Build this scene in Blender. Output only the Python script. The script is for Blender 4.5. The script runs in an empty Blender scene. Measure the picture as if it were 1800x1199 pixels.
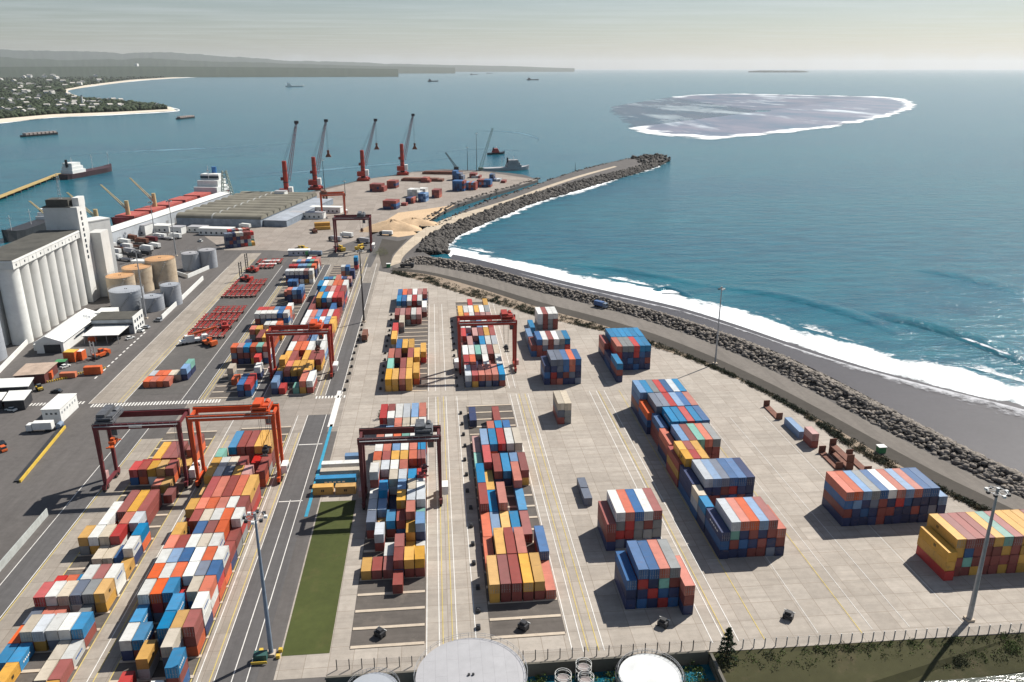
import bpy, math, random
import numpy as np
from mathutils import Vector
from mathutils.geometry import tessellate_polygon
random.seed(7); RNG = np.random.default_rng(7)
PI = math.pi
S = bpy.context.scene
COL = S.collection
# ------------------------------------------------------------------ camera, sky, sun, exposure
F, CX, CY, YH, VPX, H = 1400.0, 900.0, 599.5, 120.0, 757.0, 122.0
TH = math.atan((CY - YH) / F)
YAW = math.atan((CX - VPX) * math.cos(TH) / F)
cam_d = bpy.data.cameras.new('camera'); cam = bpy.data.objects.new('camera', cam_d); COL.objects.link(cam)
cam.location = (0, 0, H); cam.rotation_euler = (PI / 2 - TH, 0, -YAW)
cam_d.sensor_width = 36.0; cam_d.lens = 36.0 * F / 1800.0; cam_d.clip_start = 1.0; cam_d.clip_end = 200000.0
S.camera = cam
SUN_AZ, SUN_EL = math.radians(54.0), math.radians(46.5)
W = bpy.data.worlds.new('World'); S.world = W; W.use_nodes = True
nt = W.node_tree; nt.nodes.clear()
wo = nt.nodes.new('ShaderNodeOutputWorld'); bg = nt.nodes.new('ShaderNodeBackground')
sky = nt.nodes.new('ShaderNodeTexSky'); sky.sky_type = 'NISHITA'; sky.sun_disc = False
sky.sun_elevation = SUN_EL; sky.sun_rotation = SUN_AZ; sky.altitude = 100; sky.air_density = 1.0; sky.dust_density = 0.7; sky.ozone_density = 2.0
bg.inputs['Strength'].default_value = 0.054
# thin high cloud: noise laid out on a flat cloud layer (direction divided by its height)
tc = nt.nodes.new('ShaderNodeTexCoord'); sep = nt.nodes.new('ShaderNodeSeparateXYZ')
mx = nt.nodes.new('ShaderNodeMath'); mx.operation = 'MAXIMUM'; mx.inputs[1].default_value = 0.015
dv = nt.nodes.new('ShaderNodeVectorMath'); dv.operation = 'DIVIDE'
cmb = nt.nodes.new('ShaderNodeCombineXYZ')
mp = nt.nodes.new('ShaderNodeMapping'); mp.inputs['Scale'].default_value = (0.22, 0.55, 0.0); mp.inputs['Rotation'].default_value = (0, 0, 0.35)
nz = nt.nodes.new('ShaderNodeTexNoise'); nz.inputs['Scale'].default_value = 1.3; nz.inputs['Detail'].default_value = 7; nz.inputs['Roughness'].default_value = 0.6
cr = nt.nodes.new('ShaderNodeValToRGB'); cr.color_ramp.elements[0].position = 0.42; cr.color_ramp.elements[1].position = 0.72
cr.color_ramp.elements[0].color = (0, 0, 0, 1); cr.color_ramp.elements[1].color = (0.26, 0.26, 0.26, 1)
mix = nt.nodes.new('ShaderNodeMix'); mix.data_type = 'RGBA'
mix.inputs[7].default_value = (11.0, 11.8, 12.4, 1)
L = nt.links.new
L(tc.outputs['Generated'], sep.inputs[0]); L(sep.outputs[2], mx.inputs[0])
for i in range(3): L(mx.outputs[0], cmb.inputs[i])
L(tc.outputs['Generated'], dv.inputs[0]); L(cmb.outputs[0], dv.inputs[1]); L(dv.outputs[0], mp.inputs[0]); L(mp.outputs[0], nz.inputs[0])
L(nz.outputs[0], cr.inputs[0]); L(cr.outputs[0], mix.inputs[0]); L(sky.outputs[0], mix.inputs[6]); L(mix.outputs[2], bg.inputs[0]); L(bg.outputs[0], wo.inputs[0])
sd = bpy.data.lights.new('sun', 'SUN'); sd.energy = 5.0; sd.angle = math.radians(0.5); sd.color = (1.0, 0.955, 0.88)
so = bpy.data.objects.new('sun', sd); COL.objects.link(so); so.location = (300, 300, 400)
so.rotation_euler = (PI / 2 - SUN_EL, 0, PI - SUN_AZ)
S.view_settings.view_transform = 'Standard'; S.view_settings.look = 'None'; S.view_settings.exposure = 0.42; S.view_settings.gamma = 1
S.cycles.max_bounces = 5; S.cycles.diffuse_bounces = 2; S.cycles.glossy_bounces = 3; S.cycles.transparent_max_bounces = 8; S.cycles.volume_bounces = 0
# ------------------------------------------------------------------ helpers
_fw = Vector((math.sin(YAW) * math.cos(TH), math.cos(YAW) * math.cos(TH), -math.sin(TH)))
_rt = Vector((math.cos(YAW), -math.sin(YAW), 0)); _up = _rt.cross(_fw)
def G(x, y, z=0.0):
    """survey helper: the place on the level z that the photograph's pixel looks at"""
    d = _fw + _rt * ((x - CX) / F) - _up * ((y - CY) / F)
    t = (z - H) / d.z
    return Vector((t * d.x, t * d.y, z))
def PX(u, v, z=0.0):
    d = Vector((u, v, z - H)); zc = d.dot(_fw)
    return CX + F * d.dot(_rt) / zc, CY - F * d.dot(_up) / zc
def height_at(u, v, ypx):
    lo, hi = -5.0, 118.0
    for _ in range(40):
        m = (lo + hi) / 2
        if PX(u, v, m)[1] > ypx: lo = m
        else: hi = m
    return lo
def on_line(px, A, d, z):
    lo, hi = -400.0, 600.0
    f = lambda t: PX(A[0] + t * d[0], A[1] + t * d[1], z)[0] - px
    for _ in range(50):
        m = (lo + hi) / 2
        if f(lo) * f(m) <= 0: hi = m
        else: lo = m
    return Vector((A[0] + lo * d[0], A[1] + lo * d[1], z))
class MB:
    def __init__(s): s.v = []; s.f = []
    def add(s, vs, fs):
        n = len(s.v); s.v += [tuple(p) for p in vs]; s.f += [tuple(i + n for i in f) for f in fs]; return s
    def box(s, x0, x1, y0, y1, z0, z1):
        return s.add([(x0, y0, z0), (x1, y0, z0), (x1, y1, z0), (x0, y1, z0), (x0, y0, z1), (x1, y0, z1), (x1, y1, z1), (x0, y1, z1)],
                     [(0, 3, 2, 1), (4, 5, 6, 7), (0, 1, 5, 4), (1, 2, 6, 5), (2, 3, 7, 6), (3, 0, 4, 7)])
    def beam(s, p, q, w, h=None):
        h = h or w; p = Vector(p); q = Vector(q); d = (q - p).normalized()
        a = Vector((0, 0, 1)) if abs(d.z) < 0.95 else Vector((0, 1, 0))
        x = d.cross(a).normalized() * (w / 2); y = x.cross(d).normalized() * (h / 2)
        vs = [p - x - y, p + x - y, p + x + y, p - x + y, q - x - y, q + x - y, q + x + y, q - x + y]
        return s.add(vs, [(0, 1, 2, 3), (7, 6, 5, 4), (0, 4, 5, 1), (1, 5, 6, 2), (2, 6, 7, 3), (3, 7, 4, 0)])
    def cyl(s, cx, cy, z0, z1, r, n=20, r2=None, cap=True):
        r2 = r if r2 is None else r2
        vs = [(cx + r * math.cos(2 * PI * i / n), cy + r * math.sin(2 * PI * i / n), z0) for i in range(n)]
        vs += [(cx + r2 * math.cos(2 * PI * i / n), cy + r2 * math.sin(2 * PI * i / n), z1) for i in range(n)]
        fs = [(i, (i + 1) % n, n + (i + 1) % n, n + i) for i in range(n)]
        if cap: fs += [tuple(range(n, 2 * n)), tuple(range(n - 1, -1, -1))]
        return s.add(vs, fs)
    def tube(s, p, q, r, n=6, r2=None):
        r2 = r if r2 is None else r2
        p = Vector(p); q = Vector(q); d = (q - p).normalized()
        a = Vector((0, 0, 1)) if abs(d.z) < 0.95 else Vector((0, 1, 0))
        x = d.cross(a).normalized(); y = x.cross(d).normalized()
        vs = [p + (x * math.cos(2 * PI * i / n) + y * math.sin(2 * PI * i / n)) * r for i in range(n)]
        vs += [q + (x * math.cos(2 * PI * i / n) + y * math.sin(2 * PI * i / n)) * r2 for i in range(n)]
        fs = [(i, n + i, n + (i + 1) % n, (i + 1) % n) for i in range(n)] + [tuple(range(n)), tuple(range(2 * n - 1, n - 1, -1))]
        return s.add(vs, fs)
    def prism(s, poly, z0, z1):
        """vertical prism over a convex or concave outline (counter-clockwise)"""
        n = len(poly); tri = tessellate_polygon([[Vector((p[0], p[1], 0)) for p in poly]])
        vs = [(p[0], p[1], z0) for p in poly] + [(p[0], p[1], z1) for p in poly]
        fs = [(i, (i + 1) % n, n + (i + 1) % n, n + i) for i in range(n)]
        for t in tri: fs.append(tuple(n + i for i in t)); fs.append(tuple(reversed(t)))
        return s.add(vs, fs)
    def xprism(s, prof, x0, x1):
        """profile in (y, z), extruded along x"""
        n = len(prof); vs = [(x0, a, b) for a, b in prof] + [(x1, a, b) for a, b in prof]
        fs = [(i, (i + 1) % n, n + (i + 1) % n, n + i) for i in range(n)] + [tuple(range(n - 1, -1, -1)), tuple(range(n, 2 * n))]
        return s.add(vs, fs)
    def yprism(s, prof, y0, y1):
        n = len(prof); vs = [(a, y0, b) for a, b in prof] + [(a, y1, b) for a, b in prof]
        fs = [(n + i, n + (i + 1) % n, (i + 1) % n, i) for i in range(n)] + [tuple(range(n)), tuple(range(2 * n - 1, n - 1, -1))]
        return s.add(vs, fs)
    def mesh(s, name, smooth=False):
        me = bpy.data.meshes.new(name); me.from_pydata(s.v, [], s.f); me.validate(); 
        if smooth:
            for p in me.polygons: p.use_smooth = True
            me.set_sharp_from_angle(angle=math.radians(40))
        return me
    def build(s, name, m, parent=None, loc=None, rotz=0, smooth=False):
        me = s.mesh(name, smooth)
        if m: me.materials.append(m)
        return link(name, me, parent, loc, rotz)
def link(name, me, parent=None, loc=None, rotz=0):
    o = bpy.data.objects.new(name, me); COL.objects.link(o)
    if parent is not None: o.parent = parent
    if loc is not None: o.location = loc
    if rotz: o.rotation_euler = (0, 0, rotz)
    return o
def tag(o, label, cat, group=None):
    o['label'] = label; o['category'] = cat
    if group: o['group'] = group
    return o
def empty(name, loc, rotz=0):
    o = link(name, None, None, loc, rotz); o.empty_display_size = 0.5; return o
def copy_tree(o, parent=None):
    c = o.copy(); COL.objects.link(c)
    if parent is not None: c.parent = parent
    for ch in list(o.children): copy_tree(ch, c)
    return c
def raw(name, V, Fc, m, smooth=False):
    """big mesh from numpy arrays (triangles or quads of one size)"""
    me = bpy.data.meshes.new(name); V = np.asarray(V, np.float32); Fc = np.asarray(Fc, np.int32); k = Fc.shape[1]
    me.vertices.add(len(V)); me.vertices.foreach_set('co', V.ravel())
    me.loops.add(Fc.size); me.loops.foreach_set('vertex_index', Fc.ravel())
    me.polygons.add(len(Fc)); me.polygons.foreach_set('loop_start', np.arange(0, Fc.size, k, dtype=np.int32)); me.polygons.foreach_set('loop_total', np.full(len(Fc), k, np.int32))
    if smooth: me.polygons.foreach_set('use_smooth', np.ones(len(Fc), bool))
    me.update(calc_edges=True)
    if m: me.materials.append(m)
    return me
def struct(o, kind='structure'): o['kind'] = kind; return o
def sheet(name, pts, m, kind='structure', z=None):
    pts = [Vector((p[0], p[1], p[2] if len(p) > 2 else 0)) if z is None else Vector((p[0], p[1], z)) for p in pts]
    tri = tessellate_polygon([[Vector((p.x, p.y, 0)) for p in pts]])
    fs = []
    for t in tri:
        a, b, c = (pts[i] for i in t)
        fs.append(tuple(t) if (b - a).cross(c - a).z > 0 else tuple(reversed(t)))
    me = bpy.data.meshes.new(name); me.from_pydata([tuple(p) for p in pts], [], fs); me.materials.append(m)
    o = link(name, me); struct(o, kind); return o
def rect(u0, u1, v0, v1): return [(u0, v0), (u1, v0), (u1, v1), (u0, v1)]
def gpoly(px, z=0.0): return [G(x, y, z) for x, y in px]
# ------------------------------------------------------------------ materials
def newmat(name):
    m = bpy.data.materials.new(name); m.use_nodes = True
    n = m.node_tree; b = n.nodes['Principled BSDF']; return m, n, b
def N(n, t, **kw):
    x = n.nodes.new(t)
    for k, v in kw.items(): setattr(x, k, v)
    return x
def noise(n, vec, scale, detail=4, rough=0.55):
    x = N(n, 'ShaderNodeTexNoise'); x.inputs['Scale'].default_value = scale; x.inputs['Detail'].default_value = detail; x.inputs['Roughness'].default_value = rough
    if vec is not None: n.links.new(vec, x.inputs['Vector'])
    return x.outputs['Fac']
def ramp(n, fac, stops):
    r = N(n, 'ShaderNodeValToRGB'); e = r.color_ramp.elements
    while len(e) < len(stops): e.new(0.5)
    for i, (p, c) in enumerate(stops):
        e[i].position = p; e[i].color = (*c, 1) if len(c) == 3 else c
    n.links.new(fac, r.inputs[0]); return r.outputs[0]
def mixc(n, fac, a, b, mode='MIX'):
    x = N(n, 'ShaderNodeMix', data_type='RGBA', blend_type=mode)
    for s, v in ((0, fac), (6, a), (7, b)):
        if hasattr(v, 'default_value') or hasattr(v, 'is_output'): n.links.new(v, x.inputs[s])
        elif s == 0: x.inputs[s].default_value = v
        else: x.inputs[s].default_value = (*v, 1) if len(v) == 3 else v
    return x.outputs[2]
def math_(n, op, a, b=0.0):
    x = N(n, 'ShaderNodeMath', operation=op)
    for i, v in enumerate((a, b)):
        if hasattr(v, 'is_output'): n.links.new(v, x.inputs[i])
        else: x.inputs[i].default_value = v
    return x.outputs[0]
def mapped(n, scale=(1, 1, 1), rot=(0, 0, 0), coord='Object'):
    t = N(n, 'ShaderNodeTexCoord'); m = N(n, 'ShaderNodeMapping'); m.inputs['Scale'].default_value = scale; m.inputs['Rotation'].default_value = rot
    n.links.new(t.outputs[coord], m.inputs[0]); return m.outputs[0]
def bump(n, b, h, strength=0.3, dist=0.1):
    x = N(n, 'ShaderNodeBump'); x.inputs['Strength'].default_value = strength; x.inputs['Distance'].default_value = dist
    n.links.new(h, x.inputs['Height']); n.links.new(x.outputs[0], b.inputs['Normal'])
_MC = {}
def pm(name, col, rough=0.65, var=0.22, scale=0.25, dirt=0.25, dcol=(0.09, 0.075, 0.06), metal=0.0, spec=0.35):
    """painted or plain surface with mottling and dirt"""
    if name in _MC: return _MC[name]
    m, n, b = newmat(name); v = mapped(n)
    a = noise(n, v, scale, 5); lo = tuple(c * (1 - var) for c in col); hi = tuple(min(c * (1 + var), 0.95) for c in col)
    c = ramp(n, a, [(0.3, lo), (0.7, hi)])
    d = noise(n, v, scale * 3.1, 6, 0.65)
    c = mixc(n, math_(n, 'MULTIPLY', ramp(n, d, [(0.5, (0, 0, 0)), (0.75, (1, 1, 1))]), dirt), c, dcol)
    n.links.new(c, b.inputs['Base Color']); b.inputs['Roughness'].default_value = rough; b.inputs['Metallic'].default_value = metal
    b.inputs['Specular IOR Level'].default_value = spec
    _MC[name] = m; return m
# palette of sunlit paint
PAL = {'R': (.46, .045, .04), 'M': (.27, .07, .058), 'O': (.58, .12, .045), 'S': (.50, .155, .105), 'Y': (.62, .34, .07), 'B': (.035, .12, .29), 'N': (.03, .045, .12),
       'C': (.014, .21, .43), 'W': (.66, .66, .63), 'G': (.24, .25, .25), 'K': (.15, .175, .23), 'A': (.17, .29, .47), 'T': (.19, .42, .35), 'P': (.44, .24, .22), 'L': (.50, .53, .56), 'E': (.55, .48, .38)}
CNAME = {'R': 'bright red', 'M': 'maroon', 'O': 'orange', 'S': 'salmon red', 'Y': 'yellow', 'B': 'dark blue', 'N': 'navy', 'C': 'bright blue', 'W': 'white', 'G': 'grey', 'K': 'slate grey',
         'A': 'pale blue', 'T': 'mint green', 'P': 'faded pink', 'L': 'light grey', 'E': 'cream'}
STEEL = pm('galvanised_steel', (.36, .37, .38), .5, .15, .6, .25, metal=.3)
DARK = pm('dark_steel', (.035, .036, .04), .55, .25, .5, .2)
RUBBER = pm('rubber', (.02, .02, .02), .85, .2, 1, .1)
GLASS = pm('window_glass', (.03, .045, .06), .12, .2, .5, 0, spec=.6)
WHITE = pm('white_paint', (.72, .72, .69), .6, .08, .15, .22, (.38, .35, .3))
WHITEW = pm('white_render', (.66, .66, .63), .75, .1, .08, .35, (.42, .39, .34))
RUST = pm('rusty_steel', (.17, .07, .045), .8, .35, .3, .5, (.05, .03, .025))
YELLOWP = pm('yellow_paint', (.62, .42, .06), .55, .15, .4, .3)
ORANGEP = pm('orange_paint', (.62, .12, .03), .5, .15, .3, .3)
REDP = pm('red_paint', (.38, .045, .035), .5, .2, .3, .3)
BLUEP = pm('blue_paint', (.03, .13, .33), .5, .2, .3, .25)
GREENP = pm('green_paint', (.06, .26, .1), .6, .2, .4, .3)
# ------------------------------------------------------------------ ground, water and shore
def ground_mat(name, col, slab=None, var=0.16, stain=0.5, scol=(0.10, 0.085, 0.07), rough=0.85, streak=None, hi=None):
    m, n, b = newmat(name); v = mapped(n)
    a = noise(n, v, 0.035, 5, 0.6); a2 = noise(n, v, 0.5, 5, 0.65)
    lo = tuple(c * (1 - var) for c in col); up = hi or tuple(min(1, c * (1 + var)) for c in col)
    c = ramp(n, a, [(0.32, lo), (0.68, up)])
    c = mixc(n, 0.45, c, ramp(n, a2, [(0.3, tuple(x * 0.72 for x in col)), (0.7, tuple(min(1, x * 1.2) for x in col))]))
    if slab:
        br = N(n, 'ShaderNodeTexBrick'); br.inputs['Scale'].default_value = 1.0; br.inputs['Brick Width'].default_value = slab[0]; br.inputs['Row Height'].default_value = slab[1]
        br.inputs['Mortar Size'].default_value = 0.07; br.inputs['Color1'].default_value = (1, 1, 1, 1); br.inputs['Color2'].default_value = (0.80, 0.79, 0.78, 1); br.inputs['Mortar'].default_value = (0.62, 0.58, 0.54, 1)
        br.offset = 0.0 if len(slab) < 3 else 0.5; br.inputs['Bias'].default_value = -0.2
        n.links.new(v, br.inputs['Vector']); c = mixc(n, 1.0, c, br.outputs['Color'], 'MULTIPLY')
    if streak:
        s = noise(n, mapped(n, streak), 1.0, 5, 0.6)
        c = mixc(n, math_(n, 'MULTIPLY', ramp(n, s, [(0.46, (0, 0, 0)), (0.72, (1, 1, 1))]), 0.55), c, tuple(x * 0.62 for x in col))
    st = noise(n, v, 0.11, 7, 0.7)
    c = mixc(n, math_(n, 'MULTIPLY', ramp(n, st, [(0.55, (0, 0, 0)), (0.74, (1, 1, 1))]), stain), c, scol)
    n.links.new(c, b.inputs['Base Color']); b.inputs['Roughness'].default_value = rough; b.inputs['Specular IOR Level'].default_value = 0.25
    bump(n, b, noise(n, v, 2.5, 4), 0.25, 0.05)
    return m
M_ASPH = ground_mat('asphalt', (.118, .108, .102), None, .18, .45, (.06, .055, .05), .9, (.25, .02, 1))
M_ROAD = ground_mat('dark_asphalt', (.105, .10, .099), None, .1, .3, (.06, .055, .05), .88, (.6, .015, 1))
M_CONC = ground_mat('yard_concrete', (.40, .355, .305), (5.2, 6.2), .13, .38, (.21, .17, .135), .85, (.03, .5, 1))
M_LANE = ground_mat('lane_concrete', (.335, .295, .25), (4.0, 6.0), .15, .4, (.13, .11, .09), .85, (.9, .03, 1))
M_SLOT = ground_mat('slot_paving', (.115, .10, .088), None, .2, .45, (.26, .22, .18), .9, (.12, .6, 1))
M_BEAM = ground_mat('beam_concrete', (.50, .42, .33), None, .15, .4, (.25, .18, .13), .85)
M_DIRT = ground_mat('dirt', (.30, .235, .175), None, .2, .5, (.13, .10, .075), .95, (.3, .05, 1))
M_TRACK = ground_mat('dirt_track', (.185, .165, .145), None, .12, .35, (.10, .085, .07), .95, (.4, .03, 1))
M_VERGE = ground_mat('dark_verge', (.065, .057, .048), None, .25, .4, (.035, .04, .025), .95)
M_SAND = ground_mat('sand', (.56, .40, .25), None, .12, .3, (.36, .23, .14), .95)
M_WET = ground_mat('wet_sand', (.062, .056, .060), None, .15, .3, (.10, .09, .09), .45)
M_GRASS = ground_mat('grass', (.060, .072, .020), None, .3, .35, (.13, .10, .045), .95)
M_BANK = ground_mat('bank_soil', (.052, .050, .022), None, .35, .5, (.17, .12, .08), .95)
M_QUAY = ground_mat('quay_concrete', (.30, .26, .225), (8, 8), .15, .45, (.16, .13, .11), .9)
M_FAR = ground_mat('far_woodland', (.030, .042, .026), None, .3, .4, (.055, .06, .035), 1.0)
M_FSAND = ground_mat('far_beach', (.66, .58, .47), None, .08, .1, (.4, .34, .27), 1.0)
SEA_Z = -3.0
def sea_mat(name, deep, shal, bs=0.55, rough=0.16):
    m, n, b = newmat(name); v = mapped(n)
    a = noise(n, mapped(n, (.0016, .006, 1), (0, 0, .35)), 1.0, 5, 0.6)
    c = ramp(n, a, [(0.34, deep), (0.66, shal)])
    a3 = noise(n, mapped(n, (.03, .10, 1), (0, 0, .25)), 1.0, 5, 0.62)
    c = mixc(n, 0.45, c, ramp(n, a3, [(0.35, tuple(x * .62 for x in deep)), (0.68, tuple(x * 1.3 for x in shal))]))
    n.links.new(c, b.inputs['Base Color']); b.inputs['Roughness'].default_value = rough; b.inputs['IOR'].default_value = 1.33; b.inputs['Specular IOR Level'].default_value = 0.5
    w1 = noise(n, mapped(n, (.045, .13, 1), (0, 0, .55)), 1.0, 4, 0.6); w2 = noise(n, mapped(n, (.30, .55, 1), (0, 0, .5)), 1.0, 5, 0.65)
    h = math_(n, 'ADD', math_(n, 'MULTIPLY', w1, 1.8), math_(n, 'MULTIPLY', w2, 0.75))
    bump(n, b, h, bs, 1.0)
    return m
M_SEA = sea_mat('sea_water', (.006, .085, .14), (.010, .135, .17))
BIG = 120000.0
sheet('sea', [(-BIG, -2000), (BIG, -2000), (BIG, 150000), (-BIG, 150000)], M_SEA, z=SEA_Z)
# colours of the shallower water: sheets of their own just above the sea
def attr_grid(name, P1, P2, na, m, wfun, kind='structure'):
    """strip between two polylines with a point attribute w"""
    n = len(P1); V = []; Fc = []; Wt = []
    for i in range(n):
        for j in range(na + 1):
            t = j / na; p = P1[i].lerp(P2[i], t); V.append(tuple(p)); Wt.append(wfun(i / (n - 1), t))
    for i in range(n - 1):
        for j in range(na):
            a = i * (na + 1) + j; Fc.append((a, a + 1, a + na + 2, a + na + 1))
    me = bpy.data.meshes.new(name); me.from_pydata(V, [], Fc)
    at = me.attributes.new('w', 'FLOAT', 'POINT'); at.data.foreach_set('value', np.array(Wt, np.float32))
    me.materials.append(m); o = link(name, me)
    if me.polygons[0].normal.z < 0: me.flip_normals()
    return struct(o, kind)
def resample(px, n, z):
    P = [G(x, y, z) for x, y in px]; d = [0]
    for a, b in zip(P, P[1:]): d.append(d[-1] + (b - a).length)
    out = []
    for i in range(n):
        s = d[-1] * i / (n - 1); k = 0
        while k < len(d) - 2 and d[k + 1] < s: k += 1
        out.append(P[k].lerp(P[k + 1], (s - d[k]) / max(d[k + 1] - d[k], 1e-6)))
    return out
def smooth_line(px, n):
    """Catmull-Rom through survey points"""
    P = [Vector((x, y)) for x, y in px]; P = [P[0] * 2 - P[1]] + P + [P[-1] * 2 - P[-2]]; out = []
    m = len(px) - 1
    for i in range(n):
        s = min(i / (n - 1) * m, m - 1e-6); k = int(s); t = s - k; a, b, c, d = P[k:k + 4]
        q = 0.5 * ((2 * b) + (c - a) * t + (2 * a - 5 * b + 4 * c - d) * t * t + (3 * b - a - 3 * c + d) * t ** 3); out.append((q.x, q.y))
    return out
def foam_mat(name, scale, col=(.80, .83, .84), thr=0.5, soft=0.12, stretch=(1, 1, 1)):
    m, n, b = newmat(name); v = mapped(n, stretch)
    at = N(n, 'ShaderNodeAttribute'); at.attribute_name = 'w'
    f = noise(n, v, scale, 8, 0.68)
    x = math_(n, 'SUBTRACT', math_(n, 'ADD', f, at.outputs['Fac']), 1.0)
    al = ramp(n, math_(n, 'ADD', x, 0.5), [(thr - soft / 2, (0, 0, 0)), (thr + soft, (1, 1, 1))])
    n.links.new(al, b.inputs['Alpha']); b.inputs['Base Color'].default_value = (*col, 1); b.inputs['Roughness'].default_value = 0.8; b.inputs['Specular IOR Level'].default_value = 0.2
    return m
M_FOAM = foam_mat('surf_foam', 0.11); M_FOAMF = foam_mat('reef_foam', 0.012, (.8, .82, .83))
bump_w = lambda i, t: 0.05 + 0.95 * math.sin(PI * min(max(t, 0), 1)) ** 0.7
surf_in = smooth_line([(789, 452), (830, 460), (900, 477), (1000, 502), (1100, 524), (1200, 547), (1300, 578), (1400, 612), (1500, 643), (1600, 670), (1700, 695), (1800, 720), (1950, 762)], 60)
surf_out = smooth_line([(792, 432), (840, 441), (905, 455), (1000, 474), (1100, 494), (1200, 514), (1300, 540), (1400, 572), (1500, 600), (1600, 622), (1700, 645), (1800, 672), (1950, 708)], 60)
attr_grid('surf_foam', [G(x, y, SEA_Z + .25) for x, y in surf_in], [G(x, y, SEA_Z + .25) for x, y in surf_out], 14, M_FOAM, lambda i, t: 0.15 + 1.0 * max(0, math.sin(PI * t ** 0.75)) ** 0.8 * (0.78 + .22 * math.sin(i * 40)))
attr_grid('surf_foam', [G(x, y, SEA_Z + .12) for x, y in surf_out], [G(x + 6, y - 14 - 24 * (x - 780) / 1000, SEA_Z + .12) for x, y in surf_out], 8, M_FOAM, lambda i, t: 0.58 * (1 - t) * (.75 + .25 * math.sin(i * 23)))
mole_w = smooth_line([(788, 446), (787, 432), (812, 412), (850, 394), (890, 378), (930, 361), (1000, 340), (1060, 322), (1120, 305), (1160, 291), (1178, 281)], 50)
attr_grid('mole_foam', [G(x - 4, y - 2, SEA_Z + .2) for x, y in mole_w], [G(x + 10, y + 9 * (y - 200) / 230 + 1, SEA_Z + .2) for x, y in mole_w], 8, M_FOAM, lambda i, t: (1.05 - 0.9 * t) * (.85 + .15 * math.sin(i * 31)) * (1 if i < .75 else .75))
# swell rising towards the beach
def swell(px, hgt, wid):
    P = [G(x, y, SEA_Z) for x, y in smooth_line(px, 40)]; V = []; Fc = []; K = 9
    for i, p in enumerate(P):
        q = P[min(i + 1, 39)] - P[max(i - 1, 0)]; nrm = Vector((-q.y, q.x, 0)).normalized(); e = math.sin(PI * i / 39) ** 0.6
        for k in range(K):
            t = k / (K - 1) * 2 - 1; z = hgt * e * max(0, (1 - t * t)) * (1 if t > 0 else 1.0) - 0.05
            V.append(tuple(p + nrm * (t * wid / 2) + Vector((0, 0, z))))
    for i in range(39):
        for k in range(K - 1): a = i * K + k; Fc.append((a, a + K, a + K + 1, a + 1))
    o = link('swell', raw('swell', V, Fc, M_SEA, True)); 
    if o.data.polygons[0].normal.z < 0: o.data.flip_normals()
    struct(o)
swell([(1500, 545), (1600, 563), (1700, 590), (1790, 625), (1900, 670)], 2.2, 20); swell([(1250, 500), (1380, 520), (1500, 552), (1600, 590)], 1.2, 16); swell([(1150, 512), (1170, 508), (1195, 514), (1215, 524)], 1.6, 8)
swell([(1620, 470), (1720, 490), (1850, 525)], 1.2, 26); swell([(1000, 462), (1120, 478), (1250, 502)], 0.9, 14)
attr_grid('swell_foam', [G(x, y + 5, SEA_Z + 1.5) for x, y in smooth_line([(1640, 580), (1700, 596), (1760, 618), (1850, 655)], 30)], [G(x, y - 1, SEA_Z + 2.3) for x, y in smooth_line([(1640, 578), (1700, 593), (1760, 614), (1850, 650)], 30)], 5, M_FOAM, lambda i, t: .62 * math.sin(PI * t) * math.sin(PI * i))
attr_grid('swell_foam', [G(x, y, SEA_Z + .5) for x, y in smooth_line([(1163, 516), (1180, 518), (1200, 521), (1212, 526)], 14)], [G(x, y, SEA_Z + 1.6) for x, y in smooth_line([(1166, 509), (1182, 508), (1200, 512), (1212, 519)], 14)], 5, M_FOAM, lambda i, t: 1.1 * math.sin(PI * t) * (1 - i))
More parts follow.
